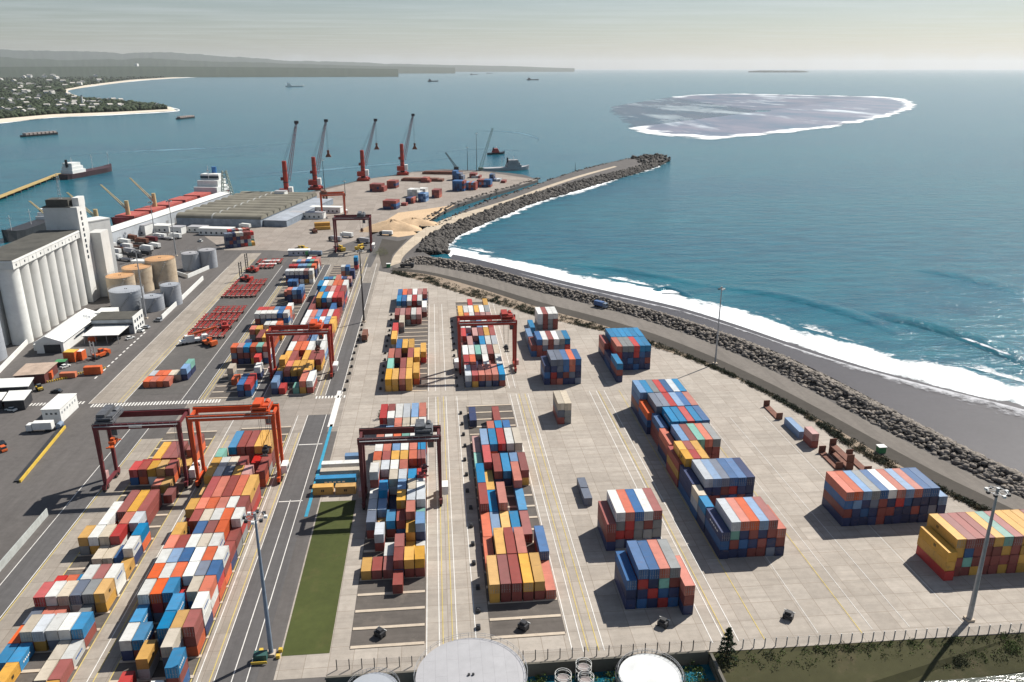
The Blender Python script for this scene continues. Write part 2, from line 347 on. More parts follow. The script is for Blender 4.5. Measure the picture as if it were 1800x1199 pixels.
# ---- reef with its ring of breakers
def reef():
    out = [(1105, 222), (1130, 232), (1190, 240), (1260, 244), (1330, 238), (1400, 231), (1460, 224), (1520, 213), (1570, 202), (1606, 188), (1598, 177), (1560, 171), (1500, 169), (1430, 167.5), (1360, 166), (1290, 165), (1220, 167), (1165, 173), (1130, 179), (1085, 186), (1075, 196), (1095, 208)]
    out = smooth_line(out + out[:1], 120)[:-1]
    fs = {}
    n = len(out); c = G(1340, 196, SEA_Z); V = []; A = []; Fm = []; R = 22; rng = random.Random(3)
    for i, (x, y) in enumerate(out):
        ang = i / n
        f = 1.0 if y > 205 and x < 1500 and x > 1112 else (1.0 if x > 1490 and y > 170 else (0.60 if y < 175 and x > 1180 else 0.30))
        P = G(x, y, SEA_Z)
        for k in range(R + 1):
            t = (k + 1) / (R + 1); V.append(tuple(c.lerp(P, t * 1.02) + Vector((0, 0, .35)))); A.append(t); Fm.append(f)
    Fc = []
    for i in range(n):
        j = (i + 1) % n
        for k in range(R): Fc.append((i * (R + 1) + k, i * (R + 1) + k + 1, j * (R + 1) + k + 1, j * (R + 1) + k))
    me = raw('reef_shallows', V, Fc, None)
    for nm, d in (('w', A), ('f', Fm)):
        at = me.attributes.new(nm, 'FLOAT', 'POINT'); at.data.foreach_set('value', np.array(d, np.float32))
    if me.polygons[0].normal.z < 0: me.flip_normals()
    m, nn, b = newmat('reef_water')
    w = N(nn, 'ShaderNodeAttribute'); w.attribute_name = 'w'; f = N(nn, 'ShaderNodeAttribute'); f.attribute_name = 'f'
    v = mapped(nn, (1, .4, 1)); a = noise(nn, v, .008, 6, .65)
    c = ramp(nn, a, [(0.3, (.06, .13, .19)), (0.5, (.13, .155, .21)), (0.66, (.20, .20, .25))])
    st = noise(nn, mapped(nn, (.006, .0016, 1), (0, 0, -.5)), 1.0, 7, .62)
    c = mixc(nn, ramp(nn, st, [(0.55, (0, 0, 0)), (0.68, (1, 1, 1))]), c, (.62, .68, .72))
    edge = noise(nn, mapped(nn), .010, 7, .66)
    ring = math_(nn, 'ADD', math_(nn, 'MULTIPLY', math_(nn, 'SUBTRACT', w.outputs['Fac'], 0.90), 11.0), math_(nn, 'MULTIPLY', math_(nn, 'SUBTRACT', edge, 0.5), 3.2))
    fm = math_(nn, 'MULTIPLY', ramp(nn, ring, [(0.05, (0, 0, 0)), (0.4, (1, 1, 1))]), ramp(nn, math_(nn, 'ADD', f.outputs['Fac'], math_(nn, 'MULTIPLY', math_(nn, 'SUBTRACT', edge, .5), 1.6)), [(0.4, (0, 0, 0)), (0.75, (1, 1, 1))]))
    c = mixc(nn, fm, c, (.86, .88, .88))
    al = ramp(nn, math_(nn, 'ADD', math_(nn, 'MULTIPLY', math_(nn, 'SUBTRACT', 1.0, w.outputs['Fac']), 9.0), math_(nn, 'MULTIPLY', math_(nn, 'SUBTRACT', edge, .5), 2.4)), [(0.0, (0, 0, 0)), (0.35, (1, 1, 1))])
    keep = math_(nn, 'MAXIMUM', math_(nn, 'MULTIPLY', al, math_(nn, 'MAXIMUM', math_(nn, 'MINIMUM', math_(nn, 'MULTIPLY', f.outputs['Fac'], 1.5), 1.0), .2)), 0.0)
    nn.links.new(c, b.inputs['Base Color']); nn.links.new(keep, b.inputs['Alpha']); b.inputs['Roughness'].default_value = .55; b.inputs['Specular IOR Level'].default_value = .3
    me.materials.append(m); struct(link('reef_shallows', me))
reef()
# long pale current lines on the harbour water
M_CUR = foam_mat('current_line', 0.010, (.13, .24, .30), .5, .3, (1, .25, 1))
for pts, wd, st in (([(0, 285), (200, 268), (420, 258), (640, 243)], 3.0, .62), ([(380, 318), (520, 303), (700, 287), (820, 276)], 3.0, .66), ([(820, 230), (900, 232), (945, 243), (940, 252)], 3.0, .66), ([(760, 268), (850, 262), (930, 266)], 2.0, .6), ([(180, 300), (330, 280), (470, 270)], 3.5, .6), ([(1060, 190), (1150, 187), (1230, 183)], 4, .6)):
    q = smooth_line(pts, 30)
    attr_grid('current_line', [G(x, y + wd, SEA_Z + .06) for x, y in q], [G(x, y - wd, SEA_Z + .06) for x, y in q], 6, M_CUR, lambda i, t, s=st: s * math.sin(PI * t) * math.sin(PI * min(max(i, .02), .98)) ** .5)
# ---- the port's land: one solid with quay walls
OUT = [(-700, -150), (-26, -150), (-26, 139.6), (57, 139.6), (131, 138.6), (260, 138)]
crest = [(1950, 925), (1850, 878), (1750, 830), (1550, 730), (1350, 627), (1150, 550), (1000, 513), (850, 474), (768, 456), (742, 442), (768, 414), (815, 391), (870, 369), (907, 353), (950, 341), (1000, 326), (1050, 313), (1100, 301), (1150, 288), (1166, 281),
         (1163, 272), (1140, 272), (1100, 279), (1050, 291), (1010, 302), (988, 309), (950, 322), (905, 338), (860, 352), (820, 368), (790, 384), (765, 398), (740, 413), (724, 407), (745, 392), (770, 376), (800, 361), (850, 345), (900, 331), (946, 316), (920, 307), (895, 304)]
north = [(845, 300), (780, 297.5), (725, 302), (690, 308), (640, 315), (560, 333), (512, 347), (480, 352), (412, 355)]
OUT += [(p.x, p.y) for p in gpoly(crest)] + [(p.x, p.y) for p in gpoly(north)] + [(-224, 790), (-264, 600), (-304, 410), (-345, 200), (-700, 150)]
struct(MB().prism(OUT, -9, 0).build('ground', M_ASPH))
# berm of rock between the coast road and the beach, and the mole's stone core
TOE = smooth_line([(700, 463), (760, 468), (850, 486), (950, 514), (1050, 539), (1150, 568), (1250, 604), (1350, 648), (1450, 700), (1550, 754), (1650, 805), (1750, 854), (1850, 900), (1950, 945)], 70)
WAT = smooth_line([(790, 455), (815, 462), (860, 473), (950, 498), (1050, 523), (1150, 547), (1250, 577), (1350, 613), (1450, 658), (1550, 710), (1650, 762), (1750, 812), (1850, 858), (1950, 903)], 70)
toeP = [G(x, y, 0) for x, y in TOE]; watP = [G(x, y, -2.6) for x, y in WAT]
def berm_z(t): return (-.1 + 3.2 * t / .35) if t < .35 else 3.1 - (t - .35) / .65 * 5.9
V = []; Fc = []; K = 7
for a, b in zip(toeP, watP):
    for k in range(K):
        t = k / (K - 1); p = a.lerp(b, t); V.append((p.x, p.y, berm_z(t) - .7))
for i in range(69):
    for k in range(K - 1): q = i * K + k; Fc.append((q, q + 1, q + K + 1, q + K))
M_CORE = ground_mat('rock_core', (.045, .04, .036), None, .2, .3)
o = link('seawall_core', raw('seawall_core', V, Fc, M_CORE)); struct(o)
M_ROCK = pm('armour_rock', (.20, .175, .15), .9, .5, .35, .4, (.05, .045, .04)); M_ROCKD = pm('dark_armour_rock', (.075, .068, .062), .9, .55, .35, .35, (.2, .18, .15))
_t = (1 + 5 ** .5) / 2
ICO_V = np.array([(-1, _t, 0), (1, _t, 0), (-1, -_t, 0), (1, -_t, 0), (0, -1, _t), (0, 1, _t), (0, -1, -_t), (0, 1, -_t), (_t, 0, -1), (_t, 0, 1), (-_t, 0, -1), (-_t, 0, 1)]) / math.sqrt(1 + _t * _t)
ICO_F = np.array([(0, 11, 5), (0, 5, 1), (0, 1, 7), (0, 7, 10), (0, 10, 11), (1, 5, 9), (5, 11, 4), (11, 10, 2), (10, 7, 6), (7, 1, 8), (3, 9, 4), (3, 4, 2), (3, 2, 6), (3, 6, 8), (3, 8, 9), (4, 9, 5), (2, 4, 11), (6, 2, 10), (8, 6, 7), (9, 8, 1)])
def blobs(name, pts, rad, m, jit=.35, squash=(1, 1, .75), smooth=False):
    """many irregular stones or crowns as one mesh"""
    n = len(pts); pts = np.asarray(pts); rad = np.asarray(rad)
    V = ICO_V[None] * (1 + RNG.uniform(-jit, jit, (n, 12, 1)))
    A = RNG.uniform(0, 2 * PI, n); c, s = np.cos(A), np.sin(A); x = V[..., 0] * c[:, None] - V[..., 1] * s[:, None]; y = V[..., 0] * s[:, None] + V[..., 1] * c[:, None]
    sq = RNG.uniform(.7, 1.3, (n, 1)); V = np.stack([x * squash[0] * sq, y * squash[1] / sq, V[..., 2] * squash[2]], -1) * rad[:, None, None] + pts[:, None]
    Fc = ICO_F[None] + (np.arange(n) * 12)[:, None, None]
    return link(name, raw(name, V.reshape(-1, 3), Fc.reshape(-1, 3), m, smooth))
pts = []; rad = []
for k in range(5200):
    i = random.random() * 68.99; j = int(i); f = i - j; t = random.uniform(.02, 1.03)
    p = toeP[j].lerp(toeP[j + 1], f).lerp(watP[j].lerp(watP[j + 1], f), t); pts.append((p.x, p.y, berm_z(t) - .35 + random.uniform(-.2, .3))); rad.append(random.uniform(.55, 1.25))
struct(blobs('armour_stones', pts, rad, M_ROCK), 'stuff')
# mole armour
mc = smooth_line([(735, 442), (745, 425), (768, 407), (815, 387), (868, 367), (906, 352), (950, 339), (1000, 324), (1050, 311), (1100, 299), (1150, 286), (1168, 280)], 50)
mcP = [G(x, y, .6) for x, y in mc]; mwP = [G(x, y, -3) for x, y in mole_w]
pts = []; rad = []
for k in range(3000):
    i = random.random() ** .8 * 48.99; j = int(i); f = i - j; t = random.uniform(-.02, 1.0)
    p = mcP[j].lerp(mcP[j + 1], f).lerp(mwP[j].lerp(mwP[j + 1], f), t); pts.append((p.x, p.y, p.z + .4)); rad.append(random.uniform(.9, 2.3))
tip = [G(x, y, .5) for x, y in ((1120, 279), (1140, 275), (1160, 274), (1170, 279), (1155, 284), (1135, 288))]
for k in range(260):
    p = tip[random.randrange(6)].lerp(tip[random.randrange(6)], random.random()); pts.append((p.x + random.uniform(-6, 6), p.y + random.uniform(-10, 10), random.uniform(-1.5, 2.6))); rad.append(random.uniform(1.2, 2.6))
struct(blobs('mole_armour', pts, rad, M_ROCKD, .45, (1, 1, 1)), 'stuff')
V = []; Fc = []
for a, b in zip(mcP, mwP): V += [(a.x, a.y, .1), (b.x, b.y, -3.4)]
for i in range(49): Fc.append((2 * i, 2 * i + 1, 2 * i + 3, 2 * i + 2))
struct(link('mole_core', raw('mole_core', V, Fc, M_CORE)))
# edging stones round the canal and the terminal's far bank
pts = []; rad = []
for line, z in (([(724, 404), (745, 390), (770, 374), (800, 359), (850, 343), (900, 329), (946, 314)], -.6), ([(760, 401), (790, 386), (820, 370), (860, 354), (905, 340), (950, 324), (988, 310), (1050, 292), (1100, 281), (1140, 273)], -.8)):
    P = resample(line, 160, z)
    for k in range(650):
        i = random.random() * 158.9; j = int(i); p = P[j].lerp(P[j + 1], i - j); pts.append((p.x + random.gauss(0, 1.8), p.y + random.gauss(0, 2.5), p.z + random.uniform(-1.2, .9))); rad.append(random.uniform(.7, 1.6))
struct(blobs('canal_stones', pts, rad, M_ROCKD), 'stuff')
# ---- paving
TRK = lambda pts: smooth_line(pts, 60)
Bl = TRK([(690, 470), (760, 479), (850, 501), (950, 531), (1050, 557), (1150, 587), (1250, 626), (1350, 672), (1450, 724), (1550, 779), (1650, 832), (1750, 880), (1850, 928), (1950, 975)])
Cl = TRK([(690, 475), (760, 484), (850, 509), (950, 541), (1050, 569), (1150, 601), (1250, 641), (1350, 690), (1450, 743), (1550, 800), (1650, 855), (1750, 905), (1850, 953), (1950, 1000)])
El = TRK([(690, 481), (740, 494), (830, 522), (900, 542), (950, 557), (1050, 580), (1150, 610), (1260, 650), (1370, 704), (1440, 748), (1500, 790), (1570, 826), (1660, 865), (1760, 915), (1850, 965), (1950, 1015)])
Al = smooth_line([(700, 463), (760, 468), (850, 486), (950, 514), (1050, 539), (1150, 568), (1250, 604), (1350, 648), (1450, 700), (1550, 754), (1650, 805), (1750, 854), (1850, 900), (1950, 945)], 60)
def band(name, p, q, m, z): return sheet(name, [G(x, y, z) for x, y in p] + [G(x, y, z) for x, y in reversed(q)], m)
band('dirt_strip', Al, El, M_DIRT, .02); band('coast_road', Al, Bl, M_TRACK, .05); band('road_verge', Bl, Cl, M_VERGE, .04)
sheet('yard_concrete', [(-37, 139.8), (131, 138.8), (230, 138.3)] + [(p.x, p.y) for p in (G(x, y, 0) for x, y in reversed(El))] + [(-37, 500)], M_CONC, z=.025)
sheet('crossing_concrete', rect(-97, -37, 262, 293), ground_mat('crossing_concrete', (.30, .265, .23), (6, 6), .15, .45, (.14, .12, .10), .9, (.04, .4, 1)), z=.02)
sheet('upper_yard_paving', rect(-93.5, -37, 293, 560), ground_mat('upper_concrete', (.27, .24, .205), (6, 6.25), .17, .45, (.12, .10, .085), .9, (.8, .04, 1)), z=.02)
for u0, u1, v0, v1 in ((-104, -96.8, 60, 262), (-79.6, -71.2, 60, 262), (-54.1, -49.6, 60, 262), (-135, -121.5, 296, 560)): sheet('runway_strip', rect(u0, u1, v0, v1), M_LANE, z=.035)
for u0, u1, v0, v1 in ((-49.2, -40.5, 60, 277), (-111, -104.6, 60, 278), (-45.2, -39.2, 294, 470), (-100.2, -94.2, 294, 540), (-73.3, -69.4, 294, 520)): sheet('road', rect(u0, u1, v0, v1), M_ROAD, z=.045)
sheet('road', gpoly([(652, 470), (640, 470), (660, 420), (645, 402), (662, 404), (676, 420)], .03), M_ROAD)
sheet('lawn', rect(-36.6, -26.2, 147, 213), M_GRASS, z=.06)
sheet('chassis_park', rect(-121.5, -101.5, 303, 545), ground_mat('chassis_paving', (.105, .098, .092), None, .25, .5, (.2, .18, .16), .9), z=.04)
sheet('quay_apron', [(p.x, p.y) for p in gpoly([(560, 445), (690, 400), (745, 378), (800, 358), (945, 316), (845, 301), (725, 303), (640, 316), (512, 349), (412, 356), (330, 395), (395, 440), (480, 440)])], M_QUAY, z=.03)
sheet('sand_heap_ground', [(p.x, p.y) for p in gpoly([(662, 398), (700, 374), (760, 366), (800, 360), (775, 374), (748, 392), (726, 406), (735, 412), (700, 417), (668, 412)])], M_SAND, z=.04)
sheet('mole_road', [G(x, y, .06) for x, y in smooth_line([(686, 468), (692, 450), (712, 428), (745, 402), (790, 382), (850, 364), (905, 347), (960, 327), (1020, 308), (1080, 292)], 40)] + [G(x, y, .06) for x, y in reversed(smooth_line([(704, 462), (710, 450), (732, 430), (765, 406), (806, 389), (860, 370), (910, 351), (965, 330), (1025, 310), (1085, 293)], 40))], ground_mat('mole_concrete', (.50, .42, .32), (8, 6), .1, .25, (.3, .25, .2)))
sheet('gravel_patch', [(p.x, p.y) for p in gpoly([(672, 420), (700, 424), (716, 420), (690, 448), (684, 470), (672, 472), (664, 440)])], M_VERGE, z=.035)
sheet('wet_beach', [G(x, y, -1.6) for x, y in WAT] + [G(x + 8, y - 6, -2.93) for x, y in reversed(surf_in)], M_WET)
attr_grid('backwash_foam', [G(x, y, -2.2) for x, y in surf_in[6:]], [G(x, y + 6 + 36 * max(0, (x - 1350) / 450), -2.05) for x, y in surf_in[6:]], 8, foam_mat('backwash', .22, (.5, .5, .52), .5, .2), lambda i, t: .70 * (1 - t) ** 1.3)
# bank, river and tank pit south of the fence
RIV = [(58, 128), (75, 129.5), (92, 130.5), (110, 131), (128, 131.5), (150, 132), (200, 134)]
V = [(57, 139.4, -.05), (80, 139.2, -.05), (100, 138.9, -.05), (131, 138.4, -.05), (200, 137.9, -.05), (260, 137.8, -.05)]; 
sheet('river_bank', [Vector(p) for p in V] + [Vector((260, 131, -3.4)), Vector((200, 131, -3.4)), Vector((128, 129.5, -3.4)), Vector((92, 128, -3.4)), Vector((57, 122, -3.4))], M_BANK)
sheet('river', [(50, 20), (300, 20), (300, 134), (50, 134)], sea_mat('river_water', (.075, .085, .07), (.10, .105, .085), .25, .12), z=-2.95)
sheet('tank_pit', rect(-26, 57, 60, 139.6), M_BANK, z=-4.0)
sheet('bank_path', [Vector((60, 131.2, -1.9)), Vector((66, 134.4, -1.45)), Vector((80, 136.3, -1.0)), Vector((110, 136.3, -.9)), Vector((150, 136.6, -.6)), Vector((150, 137, -.5)), Vector((110, 136.7, -.75)), Vector((80, 136.8, -.85)), Vector((65, 135.6, -1.25)), Vector((58, 131.8, -1.8))], M_DIRT)
# ---- far shore
FZ = -1.5
coast = [(-40, 221), (0, 216), (90, 206), (200, 201), (310, 194.5), (300, 188), (235, 180), (145, 171), (122, 164), (118, 159), (165, 151), (240, 142), (330, 136), (450, 131.8), (600, 128.3), (800, 125), (900, 123.4)]
inner = [(-40, 213), (0, 209), (90, 201), (200, 197), (297, 192), (288, 188), (228, 181.5), (140, 173), (112, 166), (108, 158), (155, 149), (232, 140.2), (324, 134.7), (446, 130.9), (598, 127.7), (798, 124.7), (899, 123.2)]
cw = [G(x, y, FZ) for x, y in coast]; iw = [G(x, y, FZ + 1) for x, y in inner]
sheet('far_beach', cw + list(reversed(iw)), M_FSAND)
sheet('far_plain', iw + [Vector((2500, 70000, FZ + 1)), Vector((-70000, 70000, FZ + 1)), Vector((-70000, 1500, FZ + 1)), Vector((-2200, 1500, FZ + 1))], M_FAR)
q = smooth_line(coast[8:], 60)
attr_grid('bay_foam', [G(x, y + .9, SEA_Z + .3) for x, y in q], [G(x, y - .3, FZ + .1) for x, y in q], 4, foam_mat('bay_foam', .004, (.85, .86, .85)), lambda i, t: .9 * math.sin(PI * t) + .25)
q = smooth_line(coast[1:6], 40)
attr_grid('bay_foam', [G(x, y + 1.8, SEA_Z + .3) for x, y in q], [G(x, y - .4, FZ + .1) for x, y in q], 4, foam_mat('cove_foam', .03, (.8, .81, .8)), lambda i, t: .75 * math.sin(PI * t) + .1)
def ridge(name, dist, skyline, seed, depth, m, rough):
    rng = np.random.default_rng(seed); xs = np.linspace(-160, skyline[-1][0], 260)
    top = np.interp(xs, [p[0] for p in skyline], [p[1] for p in skyline])
    ph = rng.uniform(0, 6.28, 9); fr = np.array([.012, .021, .034, .055, .083, .13, .19, .3, .47])
    for a, (p, f) in enumerate(zip(ph, fr)): top -= np.abs(np.sin(xs * f + p)) * rough * .8 ** a * np.clip((120 - top) / 12, 0.05, 1) - rough * .5 * .8 ** a * np.clip((120 - top) / 12, .05, 1)
    V = []; Fc = []; K = 6
    for x, y in zip(xs, top):
        b = G(x, 125, 0); hdir = Vector((b.x, b.y, 0)).normalized()
        zt = max(-40.0, 122 + dist * (120 - y) / F)
        for k in range(K):
            t = k / (K - 1); d = dist + depth * (t - .6); z = zt * (t / .6) ** 1.3 if t <= .6 else zt * (1 - (t - .6) / .4 * .9)
            V.append((hdir.x * d, hdir.y * d, z * (1 if k in (0, 3, 5) else rng.uniform(.82, 1.1)) - 2))
    for i in range(len(xs) - 1):
        for k in range(K - 1): a = i * K + k; Fc.append((a, a + K, a + K + 1, a + 1))
    struct(link(name, raw(name, V, Fc, m)))
M_HILL = ground_mat('hill_forest', (.035, .05, .03), None, .3, .3, (.07, .065, .045), 1.0)
ridge('hills', 15000, [(-160, 119), (0, 118), (250, 117), (500, 118.6), (700, 121)], 1, 3500, M_HILL, .35)
ridge('hills', 24000, [(-160, 107), (0, 106), (120, 109), (260, 107), (420, 111), (600, 115.5), (800, 119)], 2, 5000, M_HILL, 1.1)
ridge('hills', 36000, [(-160, 96), (0, 96), (90, 97), (200, 98), (300, 98), (400, 103), (520, 109), (640, 112), (760, 114.5), (900, 117), (1010, 120)], 3, 8000, M_HILL, 1.2)
# small island on the horizon
pts = []; rad = []
for i in range(60):
    p = G(1338 + i * 1.05, 127.2, SEA_Z); pts.append((p.x, p.y, 8)); rad.append(random.uniform(18, 32) * (26000 / 24000))
struct(blobs('island', pts, np.array(rad) * 12, M_HILL, .2, (1, 1, .12)), 'structure')
# ------------------------------------------------------------------ shipping containers
def cont_mat():
    m, n, b = newmat('container_paint')
    oi = N(n, 'ShaderNodeObjectInfo'); t = N(n, 'ShaderNodeTexCoord')
    vm = N(n, 'ShaderNodeVectorMath', operation='ADD'); n.links.new(t.outputs['Object'], vm.inputs[0])
    cx = N(n, 'ShaderNodeCombineXYZ'); s = math_(n, 'MULTIPLY', oi.outputs['Random'], 90.0)
    n.links.new(s, cx.inputs[0]); n.links.new(s, cx.inputs[1]); n.links.new(cx.outputs[0], vm.inputs[1]); v = vm.outputs[0]
    return m, n, b, v, oi.outputs['Color'], oi.outputs['Random']
def grime(n, b, v, col, rnd):
    hsv = N(n, 'ShaderNodeHueSaturation'); n.links.new(col, hsv.inputs['Color'])
    if rnd is not None:
        n.links.new(math_(n, 'ADD', math_(n, 'MULTIPLY', rnd, .42), .79), hsv.inputs['Value']); n.links.new(math_(n, 'ADD', math_(n, 'MULTIPLY', math_(n, 'FRACT', math_(n, 'MULTIPLY', rnd, 7.3)), .25), .84), hsv.inputs['Saturation'])
    c = hsv.outputs[0]
    a = noise(n, v, .35, 5, .6); c = mixc(n, .35, c, ramp(n, a, [(.3, (.45, .42, .38)), (.7, (1.0, 1.0, 1.0))]), 'MULTIPLY')
    mpn = N(n, 'ShaderNodeMapping'); mpn.inputs['Scale'].default_value = (.45, 1.6, .8); n.links.new(v, mpn.inputs[0])
    d = noise(n, mpn.outputs[0], .9, 6, .68)
    c = mixc(n, math_(n, 'MULTIPLY', ramp(n, d, [(.56, (0, 0, 0)), (.74, (1, 1, 1))]), .55), c, (.16, .10, .07))
    n.links.new(c, b.inputs['Base Color']); b.inputs['Roughness'].default_value = .55; b.inputs['Specular IOR Level'].default_value = .35
    w = N(n, 'ShaderNodeTexWave'); w.wave_type = 'BANDS'; w.bands_direction = 'Y'; w.inputs['Scale'].default_value = 1.15
    n.links.new(v, w.inputs['Vector']); bump(n, b, w.outputs['Fac'], .18, .05)
_m, _n, _b, _v, _c, _r = cont_mat(); grime(_n, _b, _v, _c, _r); M_BOX = _m
_m, _n, _b = newmat('stacked_container_paint'); _a = N(_n, 'ShaderNodeAttribute'); _a.attribute_name = 'paint'; grime(_n, _b, mapped(_n), _a.outputs['Color'], None); M_BOXS = _m
def container_mb(Ln, lod=False, Hc=2.6, Wc=2.438):
    """hollowed panels between posts and rails; the near end is y=0"""
    mb = MB(); w = Wc / 2; p = .15; e = .035
    for sx in (-1, 1):
        for y in (0, Ln - p):
            mb.box(min(sx * w, sx * (w - p)), max(sx * w, sx * (w - p)), y, y + p, 0, Hc)
        mb.box(min(sx * w, sx * (w - .09)), max(sx * w, sx * (w - .09)), p, Ln - p, Hc - .10, Hc - .004); mb.box(min(sx * w, sx * (w - .09)), max(sx * w, sx * (w - .09)), p, Ln - p, 0, .14)
    for y in (.0, Ln - .10): mb.box(-w + p, w - p, y + .004, y + .10, Hc - .14, Hc - .003); mb.box(-w + p, w - p, y + .004, y + .10, 0, .15)
    mb.add([(-w + .05, p, Hc - .03), (w - .05, p, Hc - .03), (w - .05, Ln - p, Hc - .03), (-w + .05, Ln - p, Hc - .03)], [(0, 1, 2, 3)])
    mb.add([(-w + .05, .1, Hc - .02), (w - .05, .1, Hc - .02), (w - .05, p, Hc - .02), (-w + .05, p, Hc - .02)], [(0, 1, 2, 3)]); mb.add([(-w + .05, Ln - p, Hc - .02), (w - .05, Ln - p, Hc - .02), (w - .05, Ln - .1, Hc - .02), (-w + .05, Ln - .1, Hc - .02)], [(0, 1, 2, 3)])
    mb.add([(-w, 0.03, .02), (w, 0.03, .02), (w, Ln - .03, .02), (-w, Ln - .03, .02)], [(3, 2, 1, 0)])
    for y, d in ((.055, 1), (Ln - .055, -1)):
        q = [(-w + p, y, .15), (w - p, y, .15), (w - p, y, Hc - .14), (-w + p, y, Hc - .14)]; mb.add(q, [(0, 1, 2, 3) if d == 1 else (3, 2, 1, 0)])
    for sx in (-1, 1):
        if lod:
            x = sx * (w - .03); q = [(x, p, .14), (x, Ln - p, .14), (x, Ln - p, Hc - .1), (x, p, Hc - .1)]; mb.add(q, [(0, 1, 2, 3) if sx > 0 else (3, 2, 1, 0)])
        else:
            n = int(Ln / .42); vs = []
            for i in range(n * 4 + 1):
                y = p + (Ln - 2 * p) * i / (n * 4); x = sx * (w - (.012 if (i % 4) in (1, 2) else .055)); vs += [(x, y, .14), (x, y, Hc - .1)]
            fs = [((2 * i, 2 * i + 2, 2 * i + 3, 2 * i + 1) if sx > 0 else (2 * i + 1, 2 * i + 3, 2 * i + 2, 2 * i)) for i in range(n * 4)]
            mb.add(vs, fs)
    return mb
CM = {}
for nm, Ln in (('short', 6.06), ('long', 12.19)):
    me = container_mb(Ln).mesh('container_' + nm); me.materials.append(M_BOX); CM[nm] = me
dm = MB().box(-.555, .555, -.035, .02, 0, 2.28)
for z in (.35, .95, 1.55, 2.05): dm.box(-.54, .54, -.05, -.035, z, z + .07)
DOOR = dm.mesh('container_door'); DOOR.materials.append(M_BOX)
bm_ = MB(); bm_.tube((0, -.075, .03), (0, -.075, 2.25), .03, 5)
for z in (.25, .9, 1.5, 2.05): bm_.box(-.05, .05, -.1, -.05, z, z + .07)
bm_.box(-.02, .24, -.12, -.08, .78, .84)
BAR = bm_.mesh('locking_bar'); BAR.materials.append(STEEL)
ROWW = ['first', 'second', 'third', 'fourth', 'fifth', 'sixth', 'seventh', 'eighth', 'ninth', 'tenth', 'eleventh', 'twelfth', 'thirteenth', 'fourteenth', 'fifteenth', 'sixteenth', 'seventeenth', 'eighteenth', 'nineteenth', 'twentieth']
TIERW = ['on the ground', 'one up', 'two up', 'three up', 'four up']
LOWER = 'MMNBKMGSRNYWO'; LOWERB = 'NNBMBKNMNBRNSGTN'
BOXES = []          # dicts of every container in the yard
def place(block, phrase, u, v, z, c, ln, col, rowkey, tier, top, hs=1.0, rz=0.0):
    BOXES.append(dict(block=block, phrase=phrase, u=u, v=v, z=z, c=c, ln=ln, col=col, row=rowkey, tier=tier, top=top, hs=hs, rz=rz))
def block(name, phrase, u0, pitch, v0, pv, data, hs=1.0, zb=.25):
    rng = random.Random(name)
    for k, cells in data.items():
        for ci, cell in enumerate(cells.split()):
            if cell in '.-': continue
            long = cell.endswith('='); cc = cell.rstrip('=')
            nt_ = int(cc[0]); cols = list(cc[1:].upper())
            while len(cols) < nt_: cols.append(rng.choice(LOWER))
            gap = (2 * pv - 12.19) / 2 if long else (pv - 6.06) / 2
            du = rng.uniform(-.07, .07); dv = rng.uniform(-.10, .10)
            for t in range(nt_):
                place(name, phrase, u0 + pitch * (ci + .5) + du + rng.uniform(-.03, .03), v0 + pv * k + gap + dv + rng.uniform(-.03, .03), zb + t * 2.6 * hs, cols[nt_ - 1 - t], 'long' if long else 'short', ci, k, t, t == nt_ - 1, hs)
block('outer_near', 'leftmost near block', -96.2, 2.72, 147.2, 6.24, {-3: '. . 2B . 2M 2W', -2: '. . . . . 1Y', -1: '. 1Y . . 1E 1M', 0: '1C 1C . . 1E 1W', 1: '1O 2E 2L 2W 2W 2CM', 2: '1K 1S 1S . 1G .', 3: '2R 2W 2E 2K 2G 2YY', 4: '1R 1O 1C 2W 2M 2WW', 5: '. . . . . 1Y', 6: '. . 1E 1E 1B 2WN', 7: '2Y 2W 2E 2R . 2C',
    8: '. 2WO= . 2S 2L .', 9: '. - 2M= 2Y= 2MM= .', 11: '. . . . . 1M', 12: '. . . 1S 1Y .', 13: '2R 2M 2Y 2Y 2M .', 14: '1R 1R . . 1Y 1Y', 15: '. 1Y= 1M= 1M= . 2M='})
block('inner_near', 'orange-crane block', -70.7, 2.72, 148.5, 6.24, {-3: '. 1M . . 2W .', -2: '. 1R . . . 3C', -1: '. . 2YW . 3E .', 0: '2WN 2C . 3C 3Y 3M', 1: '2C . . 3C . 3WW', 2: '3W 3O 3C 2R 3E 3OW', 3: '3O 3W 3O 3W 3K 3BR', 4: '3W 3A 3B 3W 3O 3WM', 5: '3O 3M 3W 3E 3W 2M', 6: '3Y 1M 3B 3M 3OR 2M', 7: '. 3M 3E 3W 3O 3WR',
    8: '3Y 3O 3O 3S 3W 3M', 9: '1S 3R= 3S= 3M= 3S= 3YM=', 10: '2Y - - - - -', 11: '3Y 3W 3K 3Y 3P .', 12: '3Y 3W 3E 3M . 2M', 13: '3T . . . 2R 2M', 14: '. 3C= 3M= 3M= 3Y= 3YM='})
block('lawn_near', 'lawn-side block', -21.5, 2.72, 147.7, 6.24, {3: '. . . 1M . .', 4: '1Y 1M 1M 2M 2YM 2YM', 5: '. . 1W 2M 1Y 1W', 6: '. 2LM . . 2Y 3AN', 7: '2K 1Y 2C 2M 3S 2T', 8: '2L 2A 1N 3Y 3L 3L', 9: '2W 3C 1N 3A 3E 3W', 10: '4WM 2M 3E 3L 3C 3R', 11: '3E 3L 3W 3S 2M 2M', 12: '3O 3M 3Y 3Y 3O 3M',
    13: '3W 3S 3A 3W 3S 3C', 14: '3S 3W 3O 3T 3W 3M', 15: '. 3A 3S 3E 3W 3W', 16: '. 2L 3S 3E 3E 3W', 17: '3R= 3W 3W= 3L= 3A= 3S=', 18: '- 3M - - - -'})
